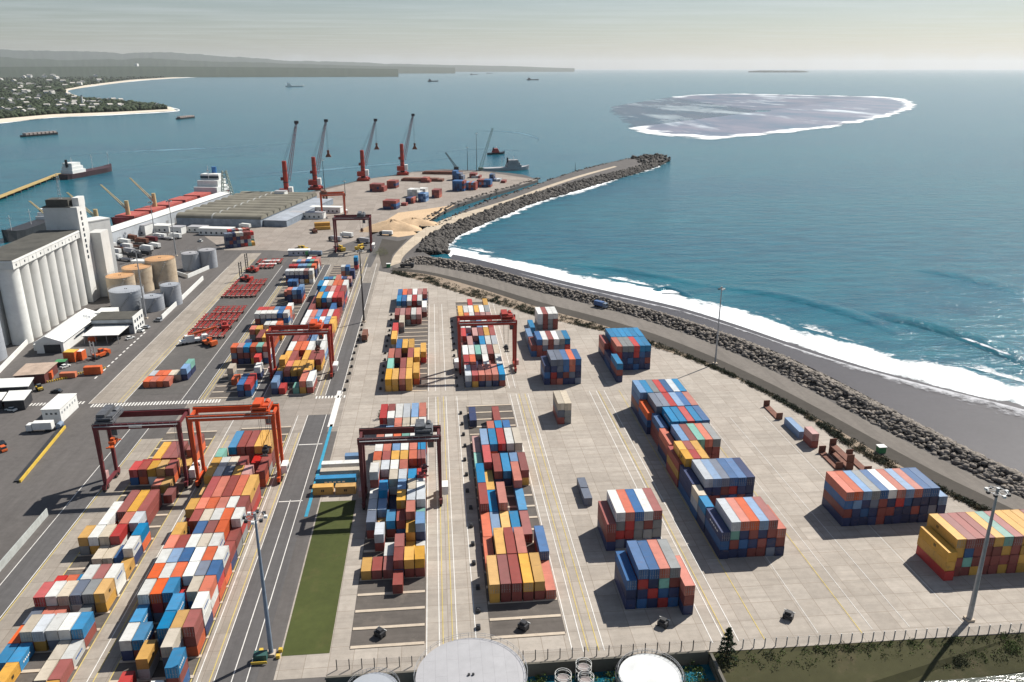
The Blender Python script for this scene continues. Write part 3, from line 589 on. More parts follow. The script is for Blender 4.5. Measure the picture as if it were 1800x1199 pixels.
block('open_near', 'craneless near block', 9.9, 2.75, 148.0, 6.24, {2: '2YY= 2MM= 2MM= 2YM= 2YM= 1S=', 4: '1O= 2Y= 2M= 2S= . 2BM=', 6: '1O= 1A= 1Y= 1C= 1M= .', 8: '2M= 1C= 2S= . 1C= .', 10: '2C= 1Y= . . 2S= .', 11: '- - 2M= 2C= - 2M=', 12: '1T= 2R= - - 2A -', 14: '1P= 2A= 2C= 2R= 2W= 2E=', 16: '. . 2S 2C 2B .', 17: '. . . 2M= . .', 18: '1N= . . . . .'})
block('third_far', 'third far block', -22.0, 2.72, 296.6, 6.25, {0: '2YY= 2YY= 2S= 2YY= . .', 1: '- - - - 2Y= .', 2: '2T= . 2M= 2Y= - .', 4: '2S= 2M= . 2M= 2Y= .', 5: '- - - - - 2Y=', 6: '. 2B= 2Y= 2Y= . -', 8: '2Y= 1B . . . .', 10: '2R= . . . . .', 12: '. 2E= . . . .', 14: '2M= 2P= 2M= 2W= 2P= .', 16: '. . . . . 2W=', 18: '2C= 2B= 2W= 2R= 2W= .', 20: '2B= 2O= 2M= 2W= 2P= 2M='})
block('fourth_far', 'red-crane far block', 9.9, 2.72, 297.8, 6.25, {0: '2LK= 2R= 2S= 2S= 2S= 2CM=', 2: '2R= 2O= 1N= 2W= 1M= 2W=', 4: '2W= 2W= 2T= 2W= 2M= 2E=', 6: '1M= 2P= 1N= 2C= 2W= 2L=', 8: '2R= 1N= 2P= 2M= 2Y= 2M=', 10: '2W= 2W= . 2A= 2W= 2R=', 12: '2Y= 2O= 2W= 2M= 2P= 2P=', 14: '2Y= 2W= 2W= 2Y= 2W= 2G=', 16: '. . 2R= . . 2Y='})
block('first_far', 'leftmost far block', -90.0, 2.72, 296.6, 6.25, {0: '. . . . 2B 2RB', 1: '. . . . 2B 2RC', 2: '. . 1O . . .', 3: '. 2E . . . 2W', 5: '. . . . 2R .', 6: '3O 3P 3C 3O 3T 3S', 7: '. 2N= . . . .', 8: '. - . 3M= 3Y= 3M=', 10: '. 3S 3Y - - -', 11: '. . . 3W 3W 3O', 14: '3W 3W 3W 3W 3B 3W', 15: '3R 3R 3O 3A 3B 3O', 16: '. . . . . 3W', 21: '. . . 3S 3A 3B', 22: '. . 2S . . 3A', 24: '. . 3B 3B . .', 28: '3LN 3WN 3WN 3WN 3PN 3WE', 30: '3R 3R 3A 3A 3T 3O', 32: '3E 3A 3P 3B 3T 3S', 33: '. . . 3W 3R 3P'})
block('second_far', 'second far block', -66.4, 2.72, 297.8, 6.25, {0: '2A 1R . 1T 2S= 2WM=', 1: '2A . . . - -', 2: '2Y 2S= 2Y= 2Y= 2Y= .', 3: '3Y - - - - .', 4: '2Y= 2M= 1M= 2Y= 2M= 2MY=', 6: '2W= 2O= 2O= 2W= 1N= 2WA=', 8: '2M= 2M= 1N= 2A= 2W= 2W=', 10: '2W= 2P= 1N= 2M= 2S= 2Y=', 12: '2W= 2P= 2C= 2W= 2A= 2YY=', 14: '2W= 2S= 2A= 2R= 2W= 2R=', 16: '2M= 1N= 1N= 1M= 2B= 1M=', 18: '2M= 3Y= 3C= 3W= 3R= 3RM=', 20: '2N= 3C= 3M= 3P= 3R= 3M=', 22: '3C= 3W= 3E= 3O= 3O= 3W=', 24: '. . 2T 3S= . .', 26: '2C 2B 2T 2A 2N 2P', 29: '. . . 3W 3B 2N', 33: '. . . . . 3C'})
def stack(name, phrase, row, u0, v, n, tiers, tops, side=None, pitch=2.5, cells=None, ln='long', hs=1.045, du=0.0):
    """a tight ground stack; cells[tier] may give the ends' colours from the top down"""
    rng = random.Random(name + str(row))
    for ci in range(n):
        for t in range(tiers):
            d = tiers - 1 - t
            c = tops[ci] if d == 0 else (cells[d - 1][ci] if cells and d - 1 < len(cells) and ci < len(cells[d - 1]) and cells[d - 1][ci] != '.' else rng.choice(LOWERB))
            place(name, phrase, u0 + pitch * (ci + .5) + rng.uniform(-.03, .03), v + rng.uniform(-.12, .12), .02 + t * 2.6 * hs, c, ln, ci, row, t, d == 0, hs)
stack('north_stack', 'northern stepped stack', 4, 48.5, 370.0, 4, 3, 'WMWW', cells=['WMGM', 'GMGM'])
stack('north_stack', 'northern stepped stack', 3, 43.2, 331.5, 6, 3, 'BWMWGC', cells=['MKMKKR', 'MMKGNM'])
stack('north_stack', 'northern stepped stack', 2, 40.6, 344.5, 1, 2, 'A'); stack('north_stack', 'northern stepped stack', 5, 43.2, 357.5, 1, 2, 'C')
stack('north_stack', 'northern stepped stack', 1, 40.7, 331.8, 1, 2, 'M')
stack('north_stack', 'northern stepped stack', 0, 44.6, 298.0, 5, 4, 'KKBOB', cells=['NKBSN', 'RNMKN', 'MSNNK']); stack('north_stack', 'northern stepped stack', -1, 42.0, 298.3, 1, 3, 'N', cells=['B', 'N'])
stack('blue_stack', 'all-blue far stack', 1, 74.6, 311.6, 6, 4, 'SGGRCC', pitch=2.48, cells=['RNNRBN', 'MNBNNM', 'MNNBNN']); stack('blue_stack', 'all-blue far stack', 2, 74.8, 324.2, 6, 4, 'CCCCCC', pitch=2.48)
stack('blue_stack', 'all-blue far stack', 0, 71.9, 298.4, 1, 3, 'C', cells=['M', 'N']); stack('blue_stack', 'all-blue far stack', 3, 71.9, 311.2, 1, 2, 'N', cells=['B']); stack('blue_stack', 'all-blue far stack', 4, 71.9, 323.8, 1, 3, 'M')
stack('pair', 'lone two-wide stack', 0, 41.7, 260.2, 2, 3, 'EE', pitch=2.5, cells=['KG', 'MG'])
SP = 'long seaward row'
stack('seaward', SP, 6, 71.8, 261.0, 7, 4, 'ACGRBLC', cells=['BNNNBNN', 'MN.', 'NM.']); stack('seaward', SP, 5, 74.4, 248.3, 6, 4, 'KKRABS', cells=['NNMNBM']); stack('seaward', SP, 4, 76.2, 235.5, 5, 4, 'CCRCB', pitch=2.62, cells=['NBMNB'])
stack('seaward', SP, 3, 75.2, 221.3, 5, 4, 'AMTOG', pitch=2.56, cells=['NMTMM', 'N..MM']); stack('seaward', SP, 2.6, 72.6, 215.1, 3, 4, 'YMY', ln='short'); stack('seaward', SP, 2.3, 72.6, 208.9, 3, 4, 'YRY', ln='short', cells=['YMY'])
stack('seaward', SP, 2, 74.4, 196.3, 6, 4, 'LAKBBN', pitch=2.47, cells=['NNMRNN', 'MMNBMN', 'NMMKNN']); stack('seaward', SP, 1, 73.9, 173.4, 5, 4, 'LSOAM', pitch=2.5, cells=['TNMNM', 'MBNMN', 'NNMMK'])
stack('seaward', SP, 0.7, 86.4, 173.3, 1, 3, 'S', cells=['M', 'N']); stack('seaward', SP, 0.5, 71.3, 173.2, 1, 3, 'N', cells=['B', 'N']); stack('seaward', SP, 1.5, 71.3, 185.8, 1, 3, 'C', ln='short', cells=['K', 'N']); stack('seaward', SP, 1.7, 71.3, 192.2, 1, 3, 'E', ln='short', cells=['L', 'B'])
stack('seaward', SP, 1.9, 71.6, 198.6, 1, 3, 'N', cells=['N', 'B']); stack('seaward', SP, 2.2, 71.4, 211.3, 1, 3, 'M', cells=['Y', 'M']); stack('seaward', SP, 2.9, 72.2, 224.2, 1, 3, 'S', cells=['M', 'N']); stack('seaward', SP, 3.5, 73.0, 237.0, 1, 3, 'B', cells=['M', 'M']); stack('seaward', SP, 4.5, 71.6, 249.0, 1, 3, 'O', cells=['B', 'N'])
stack('near_pair', 'farther near-middle stack', 1, 45.2, 180.7, 5, 4, 'WSBWM', pitch=2.5, cells=['GRGMG', 'RRGGG', 'KNGKN']); stack('near_pair', 'farther near-middle stack', 0, 42.6, 179.8, 1, 3, 'M', cells=['M', 'N'])
stack('near_two', 'nearest middle stack', 1, 44.8, 155.4, 4, 4, 'BBSG', pitch=2.54, cells=['RNTM', 'NRBN', 'BNRB']); stack('near_two', 'nearest middle stack', 0, 42.1, 155.3, 1, 3, 'B', cells=['N', 'N']); stack('near_two', 'nearest middle stack', 2, 55.1, 152.0, 1, 3, 'S', cells=['M', 'N'])
stack('lone', 'lone slate pair', 0, 40.9, 203.2, 1, 1, 'K', ln='short', hs=1.0); stack('lone', 'lone slate pair', 1, 40.9, 209.5, 1, 1, 'K', ln='short', hs=1.0)
stack('wide', 'eleven-wide right stack', 0, 111.0, 185.2, 11, 4, 'SOAGBWSASBB', pitch=2.49, cells=['BANKMNRBNNN', 'MNBNMMNNMNK', 'NNNNMNNNNNN']); stack('wide', 'eleven-wide right stack', 1, 138.5, 184.9, 1, 3, 'A')
stack('yellow', 'yellow corner stack', 1, 127.0, 160.2, 11, 4, 'YMMMYTMYYYM', pitch=2.52, cells=['YBMMMYMYYMM', 'MTMMMMMYMMY', 'MMYMMYMYYMM']); stack('yellow', 'yellow corner stack', 0, 124.3, 158.8, 1, 3, 'Y', cells=['Y', 'R'])
stack('kerb', 'lone kerbside stack', 0, 123.4, 240.5, 1, 1, 'A', hs=1.0); stack('kerb', 'lone kerbside stack', 1, 124.3, 233.0, 1, 2, 'P', ln='short', cells=['M'], hs=1.0, pitch=2.6)
# ends turned towards the road by the lawn, seen side-on: placed with a quarter turn
SIDE = [(-39.4, 218.3, 'Y', 'short', 'yellow short container lying crosswise by the lawn, road-side one of two'), (-32.6, 218.0, 'Y', 'short', 'yellow short container lying crosswise by the lawn, touching the dark crane'),
        (-39.2, 223.6, 'C', 'long', 'bright blue long container lying crosswise behind two yellow ones'), (-38.4, 228.4, 'E', 'long', 'cream long container lying crosswise between a blue and a white one'), (-38.6, 233.2, 'W', 'long', 'white long container lying crosswise behind a cream one'), (-31.8, 238.3, 'A', 'short', 'pale blue short container lying crosswise, rearmost beside the dark crane')]
def terminal(px, rz, cols, ln='short', row=0, name='terminal', phrase='terminal yard', pitch=2.55, zb=.05):
    """cols: one string per column, colours from the ground up; the survey point is the near left foot"""
    p = G(*px, 0); r = math.radians(rz)
    for ci, st in enumerate(cols):
        for t, c in enumerate(st):
            o = pitch * (ci + .5); place(name, phrase, p.x + o * math.cos(r), p.y + o * math.sin(r), zb + t * 2.6, c, ln, ci, row, t, t == len(st) - 1, 1.0, r)
KP = 'roadside left group'
terminal((252, 682), 0, ['O', 'S', 'O', 'S'], row=0, name='left_group', phrase=KP, pitch=2.6); terminal((262, 671), 0, ['L', 'O', 'O', 'E', 'E', 'NA'], row=1, name='left_group', phrase=KP, pitch=2.6); terminal((327, 660), 0, ['NT'], row=2, name='left_group', phrase=KP)
terminal((398, 437), 24, ['NKNK', 'NMNK', 'KNMN', 'NKNE', 'MWMW', 'RNMM', 'TWRM', 'Y'], row=0); terminal((404, 430), 24, ['NKNR', 'NMNK', 'KNMM', 'NKNW', 'MWMS', 'RNMM', 'TWR'], row=1)
terminal((553, 402), -80, ['YY', 'YY', 'Y'], 'long', row=2); terminal((673, 368), -14, ['NMM', 'NMM', 'NMM', 'MNM', 'NBM'], 'long', row=3); terminal((705, 362), -14, ['M', 'M'], row=4); terminal((713, 358), -14, ['NN', 'NN', 'MS'], 'long', row=5, pitch=2.6)
terminal((735, 355), -14, ['NBB', 'BAB', 'ABA'], 'long', row=6); terminal((759, 348), -14, ['NMM', 'MSM', 'SMM'], 'long', row=7); terminal((650, 337), -14, ['NMM', 'MMM', 'MMM', 'MNM', 'MMM', 'MM'], 'long', row=8); terminal((680, 331), -14, ['MMS', 'MMM', 'MMM', 'MNM'], 'long', row=9)
terminal((716, 347), -14, ['WWW', 'WLW', 'LWW', 'WWW', 'WL'], 'long', row=10); terminal((735, 341), -14, ['WW', 'LW', 'WW'], 'long', row=11); terminal((795, 336), -14, ['NBBB', 'NNBB', 'BNNB', 'NBBB', 'BMNM'], 'long', row=12, pitch=2.6); terminal((815, 334), -14, ['NAA', 'BAA', 'MSS', 'BMA', 'MMM'], 'long', row=13, pitch=2.6)
terminal((838, 329), -14, ['NMM', 'MAM', 'NSM', 'BAB', 'NBB', 'MBB'], 'long', row=14); terminal((860, 319), -14, ['NBB', 'BNK', 'K', 'L', 'L'], 'long', row=15); terminal((795, 317), -14, ['NNBB', 'NBBB', 'BBB', 'NNK', 'KK'], 'long', row=16); terminal((825, 313), -14, ['MM', 'WM', 'WM', 'L', 'M'], 'long', row=17); terminal((740, 321), -14, ['MM', 'MM', 'MS', 'M'], 'long', row=18); terminal((880, 322), -14, ['M', 'M'], 'long', row=19)
# ---- choose the 290 that show largest, give them doors; merge the rest
occ = {}
for b in BOXES:
    for q in ((0,) if b['ln'] == 'short' else (0, 1)): occ[(b['block'], round(b['u'] / 2.7), round((b['v'] + 3 + q * 6.2) / 6.2), b['tier'])] = 1
def score(b):
    Ln = 6.06 if b['ln'] == 'short' else 12.19; x, y = PX(b['u'], b['v'], b['z'])
    if x < -30 or x > 1830 or y > 1235: return 0
    s = .946 * (y - YH) / (H - b['z']); dist = math.hypot(b['u'], b['v']); dep = math.atan2(H, dist); a = 0
    if b['top']: a += Ln * 2.44 * math.sin(dep)
    key = (b['block'], round(b['u'] / 2.7), round((b['v'] + 3 - 6.2) / 6.2), b['tier'])
    if key not in occ: a += 2.44 * 2.6 * math.cos(dep) * (1 if b['top'] or b['block'] in ('wide', 'seaward', 'near_pair', 'near_two', 'yellow', 'north_stack', 'blue_stack') else .35)
    return a * s * s
for b in BOXES: b['s'] = score(b)
BOXES.sort(key=lambda b: -b['s'])
NIND = 284
rows = {}
for b in BOXES: rows.setdefault(b['block'], set()).add(b['row'])
rows = {k: sorted(v) for k, v in rows.items()}
def add_container(u, v, z, c, ln, label, hs=1.0, rz=0.0, doors=True, bars=False, group='shipping containers stacked in the yard'):
    o = link('shipping_container', CM[ln], None, (u, v, z), rz); o.color = (*PAL[c], 1); o.scale.z = hs
    tag(o, label, 'container', group)
    if doors:
        for sx in (-.565, .565):
            d = link('door', DOOR, o, (sx, .03, .16)); d.color = o.color
            if bars:
                for bx in (-.32, .25): link('locking_bar', BAR, d, (bx, 0, 0))
    return o
seen_labels = {}
ind, rest = BOXES[:NIND], BOXES[NIND:]
for i, b in enumerate(ind):
    rw = rows[b['block']].index(b['row']); parts = [CNAME[b['c']], b['ln'], 'container', TIERW[b['tier']] + ',']
    lab = f"{CNAME[b['c']]} {b['ln']} container {TIERW[b['tier']]}, {ROWW[b['col']]} column from left, {ROWW[rw]} row back, {b['phrase']}"
    if len(lab.replace('-', ' ').split()) > 20 or len(lab.split()) > 16: lab = lab.replace(' from left', '')
    if lab in seen_labels: lab = lab.replace(' container', ' box')
    seen_labels[lab] = 1
    add_container(b['u'], b['v'], b['z'], b['c'], b['ln'], lab, b['hs'], b['rz'], not (b['c'] in 'YW' and i % 3), i < 90)
for u, v, c, ln, lab in SIDE: add_container(u, v, .02, c, ln, lab, 1.0, -PI / 2, False, False)
lo = {'short': container_mb(6.06, True), 'long': container_mb(12.19, True)}
V = []; Fc = []; Cc = []; nv = 0
for b in rest:
    mb = lo[b['ln']]; a = np.array(mb.v) * (1, 1, b['hs']); cr_, sr_ = math.cos(b['rz']), math.sin(b['rz']); a = np.stack([a[:, 0] * cr_ - a[:, 1] * sr_, a[:, 0] * sr_ + a[:, 1] * cr_, a[:, 2]], 1) + (b['u'], b['v'], b['z']); V.append(a)
    val = random.uniform(.75, 1.2)
    for f in mb.f: Fc.append(tuple(i + nv for i in f))
    Cc.append(np.tile(np.array([*(min(1, x * val) for x in PAL[b['c']]), 1.0]), (len(a), 1))); nv += len(a)
me = raw('stacked_containers', np.concatenate(V), np.array(Fc), M_BOXS); ca = me.color_attributes.new('paint', 'FLOAT_COLOR', 'POINT'); ca.data.foreach_set('color', np.concatenate(Cc).astype(np.float32).ravel())
struct(link('stacked_containers', me), 'stuff')
# concrete beams and dark paving under the yard blocks
for u0, u1, v0, pv, n in ((-97, -79.4, 147.4, 6.24, 19), (-71.4, -53.8, 148.6, 6.24, 19), (-22, -5.2, 148.2, 6.24, 21), (9.5, 26.7, 148.4, 6.24, 21), (-22.3, -5.3, 296.8, 6.25, 24), (9.6, 26.6, 297.8, 6.25, 20), (-90.6, -73.4, 296.8, 6.25, 36), (-66.8, -49.8, 297.8, 6.25, 35)):
    s = -3 if v0 < 200 and u0 < -50 else 0
    sheet('slot_paving', rect(u0, u1, v0 + s * pv, v0 + n * pv), M_SLOT, z=.055)
    mb = MB()
    for k in range(s, n + 1): mb.box(u0 + .2, u1 - .2, v0 + k * pv - .45, v0 + k * pv + .45, 0, .2)
    struct(mb.build('slot_beams', M_BEAM))
# painted marks on the sides of a few yellow and white boxes are modelled as thin plates on the box
def side_mark(b_u, b_v, z, sx, y0, y1, z0, z1, m, parent): MB().box(*( (1.222, 1.232) if sx > 0 else (-1.232, -1.222)), y0, y1, z0, z1).build('side_mark', m, parent)
MK = pm('dark_lettering', (.05, .035, .02), .6, .1, 1, 0); MKB = pm('blue_lettering', (.05, .12, .33), .6, .1, 1, 0); MKW = pm('white_lettering', (.75, .75, .72), .6, .1, 1, 0)
for o in [x for x in bpy.data.objects if x.name.startswith('shipping_container')]:
    lb = o['label']; Ln = 6.06 if ' short ' in lb else 12.19; sx = 1 if o.location.x < 0 else -1; h = hash(lb) % 7
    dg = sum(map(ord, lb)) % 5
    if lb.startswith('yellow'):
        c0 = Ln * (.42 if dg < 3 else .62); 
        for k in range(2): side_mark(0, 0, 0, sx, c0 + k * .5, c0 + .38 + k * .5, 1.0, 1.75, MK, o)
    elif lb.startswith('white') and dg < 3:
        for k in range(5): side_mark(0, 0, 0, sx, Ln * .2 + k * Ln * .12, Ln * .2 + k * Ln * .12 + Ln * .09, 1.15, 1.6, MKB, o)
    elif (lb.startswith('bright blue') or lb.startswith('navy')) and dg < 3:
        for k in range(5): side_mark(0, 0, 0, sx, Ln * .22 + k * Ln * .11, Ln * .22 + k * Ln * .11 + Ln * .07, 1.1, 1.55, MKW, o)
# ------------------------------------------------------------------ yard gantry cranes on rubber tyres
def rtg(u0, u1, v, ytop, ytopf, paint, tro, trc, spc, label, house=1, spr=None, rz=0.0, name='gantry_crane', girder_plate=False, hb=None):
    h = hb or height_at(u0, v, ytop); gy = G((PX(u0, v, h)[0]), ytopf, h).y if ytopf else v + 8
    Lb = min(max(gy - v, 6.5), 10.5); w = u1 - u0
    r = empty(name, ((u0 + u1) / 2, v, 0), rz); x0, x1 = -w / 2, w / 2
    tag(r, label, 'gantry crane', 'rubber tyred gantry cranes over the blocks')
    for sx in (x0, x1):
        for y in (0, Lb):
            lg = MB(); s = 1 if y else -1
            zt, zb = h - .2, 2.1; a, b = .62, .42
            vs = [(sx - b, y - b, zb), (sx + b, y - b, zb), (sx + b, y + b, zb), (sx - b, y + b, zb), (sx - a, y - a * .9, zt), (sx + a, y - a * .9, zt), (sx + a, y + a * .9, zt), (sx - a, y + a * .9, zt)]
            lg.add(vs, [(3, 2, 1, 0), (4, 5, 6, 7), (0, 1, 5, 4), (1, 2, 6, 5), (2, 3, 7, 6), (3, 0, 4, 7)]); lg.build('leg', paint, r)
            for dy in (-1.0, 1.0):
                wh = MB().tube((sx - .35, y + dy * .95, .8), (sx + .35, y + dy * .95, .8), .8, 14).build('wheel', RUBBER, r)
                MB().tube((sx - .37, y + dy * .95, .8), (sx + .37, y + dy * .95, .8), .35, 10).build('hub', paint, wh)
        MB().box(sx - .45, sx + .45, -1.7, Lb + 1.7, 1.55, 2.3).box(sx - .4, sx + .4, -1.9, -.2, 1.0, 1.54).box(sx - .4, sx + .4, Lb + .2, Lb + 1.9, 1.0, 1.54).build('sill_beam', paint, r)
        MB().box(sx - .35, sx + .35, .7, Lb - .7, h - 1.35, h - .5).build('tie_beam', paint, r)
    for y in (0, Lb):
        g = MB().box(x0 - .7, x1 + .7, y - .55, y + .55, h - 1.75, h).build('girder', paint, r)
        MB().box(x0 - .6, x1 + .6, y - .12, y + .12, h + .005, h + .18).build('rail', DARK, g)
        yo = y + (.9 if y else -.9); wk = MB().box(x0, x1, yo - .34, yo + .34, h - .55, h - .48).build('walkway', STEEL, r)
        rl = MB()
        for k in range(13): rl.box(x0 + w * k / 12 - .03, x0 + w * k / 12 + .03, yo + (.3 if y else -.34), yo + (.34 if y else -.3), h - .48, h + .55)
        rl.box(x0, x1, yo + (.3 if y else -.34), yo + (.34 if y else -.3), h + .5, h + .56); rl.build('handrail', STEEL, r)
    if girder_plate: MB().box(-2.2, 1.6, -.59, -.56, h - 1.35, h - .35).build('name_plate', WHITE, r)
    # trolley with its machinery, cab and hoist
    t = MB().box(tro - 2.6, tro + 2.6, -.4, Lb + .4, h + .2, h + .75).build('trolley', trc, r)
    mh = MB(); mh.box(tro - 2.3, tro + .2, .6, Lb - .6, h + .76, h + 2.7).box(tro + .5, tro + 2.3, .9, Lb * .5, h + .76, h + 2.0); mh.tube((tro + 1.4, Lb * .55, h + 1.6), (tro + 1.4, Lb - .7, h + 1.6), .8, 12); mh.tube((tro - 2.2, .3, h + 1.4), (tro + 2.0, .3, h + 1.4), .45, 8)
    mh.build('hoist_machinery', trc, t)
    rl = MB()
    for dx in (-2.55, 2.55): rl.box(tro + dx - .04, tro + dx + .04, -.3, Lb + .3, h + 1.75, h + 1.83)
    for k in range(7):
        for dx in (-2.55, 2.55): rl.box(tro + dx - .03, tro + dx + .03, -.3 + Lb * k / 6.3, -.24 + Lb * k / 6.3, h + .76, h + 1.74)
    rl.build('trolley_rail', STEEL, t)
    cab = MB().box(tro + 1.0, tro + 2.7, 1.2, 3.2, h - 4.4, h - 2.1).box(tro + 1.2, tro + 2.4, 1.6, 2.8, h - 2.1, h + .2).build('operator_cab', trc, t)
    MB().box(tro + .96, tro + 1.0, 1.35, 3.05, h - 4.0, h - 2.5).box(tro + 1.1, tro + 2.6, 1.15, 1.19, h - 4.1, h - 2.5).build('cab_window', GLASS, cab)
    zs = spr if spr else h - 8
    sp = MB(); c = tro - .3; ym = Lb / 2
    sp.box(c - 1.2, c + 1.2, ym - 3.0, ym - 2.7, zs - .35, zs).box(c - 1.2, c + 1.2, ym + 2.7, ym + 3.0, zs - .35, zs).box(c - .55, c - .15, ym - 2.7, ym + 2.7, zs - .3, zs + .15).box(c + .15, c + .55, ym - 2.7, ym + 2.7, zs - .3, zs + .15)
    sp.box(c - .9, c + .9, ym - 1.5, ym + 1.5, zs + .3, zs + 1.1).box(c - .5, c + .5, ym - .8, ym + .8, zs + 1.1, zs + 1.9)
    for dx in (-.9, .7):
        for dy in (-.9, .7): sp.box(c + dx, c + dx + .2, ym + dy, ym + dy + .2, zs, zs + .3)
    spo = sp.build('spreader', spc, r)
    for dx, dy in ((-.8, -1.2), (.8, -1.2), (-.8, 1.2), (.8, 1.2)): MB().tube((c + dx, ym + dy, zs + 1.0), (c + dx * 1.3, ym + dy, h + .2), .04, 4).build('hoist_rope', DARK, spo)
    # power house, cabinet, cable drum and ladder on the sills
    sx = x1 if house > 0 else x0; s = 1 if house > 0 else -1
    ph = MB().box(min(sx + s * .5, sx + s * 2.3), max(sx + s * .5, sx + s * 2.3), 1.3, Lb - 1.3, 2.2, 4.9).build('power_house', WHITE, r)
    MB().box(min(sx + s * 2.31, sx + s * 2.36), max(sx + s * 2.31, sx + s * 2.36), 1.8, Lb - 2.2, 2.9, 4.2).build('vent', DARK, ph)
    sx2 = x0 if house > 0 else x1; s2 = -s
    MB().box(min(sx2 + s2 * .5, sx2 + s2 * 1.6), max(sx2 + s2 * .5, sx2 + s2 * 1.6), 2.0, 4.6, 2.35, 4.5).build('cabinet', pm('pink_cabinet', (.5, .3, .28), .6), r)
    ld = MB(); lx = sx - s * .9
    for dx in (-.25, .25): ld.box(lx + dx - .04, lx + dx + .04, -.75, -.67, 2.3, h - .5)
    for k in range(int((h - 3) / .6)): ld.box(lx - .25, lx + .25, -.73, -.69, 2.6 + .6 * k, 2.66 + .6 * k)
    ld.build('ladder', STEEL, r)
    return r
MARP = pm('maroon_paint', (.135, .022, .028), .5, .2, .3, .2); MARP2 = pm('dull_maroon_paint', (.12, .03, .032), .55, .2, .3, .25); REDC = pm('crane_red_paint', (.33, .032, .018), .5, .18, .3, .2); ORC = pm('crane_orange_paint', (.55, .075, .018), .5, .15, .3, .2); MACH = pm('machinery_grey', (.10, .105, .115), .5, .35, .8, .3)
rtg(-102.6, -78.6, 226.5, 746, 725, MARP, -9.2, MACH, ORANGEP, 'maroon gantry crane with grey machinery, orange spreader hanging over the road', 1, 13.5, girder_plate=True)
rtg(-75.2, -50.8, 226.5, 731, 717, ORC, 8.6, ORC, DARK, 'bright orange gantry crane with its trolley at the right end', 1, 9.2)
rtg(-23.4, -1.0, 208.5, 771, 754, MARP2, 7.0, MACH, MARP2, 'dull maroon gantry crane with grey machinery beside the lawn', 1, 9.5)
rtg(8.4, 31.8, 314.0, 566, 556, REDC, 8.4, REDC, DARK, 'red gantry crane over the far block nearest the sea', -1, 9.0)
rtg(-69.4, -45.0, 315.0, 583, 573, REDC, 7.0, ORC, RUST, 'red gantry crane at the near end of the second far block', 1, 11.0)
rtg(-70.0, -45.6, 556.0, 383, 378, MARP, 6.5, MACH, RUST, 'dark red gantry crane standing past the parked loaders', 1, 14)
rtg(-97.0, -77.5, 700.0, 341, 337, ORC, -7.0, RUST, RUST, 'orange gantry crane farthest off, near the harbour quay', 1, 16, rz=math.radians(11))
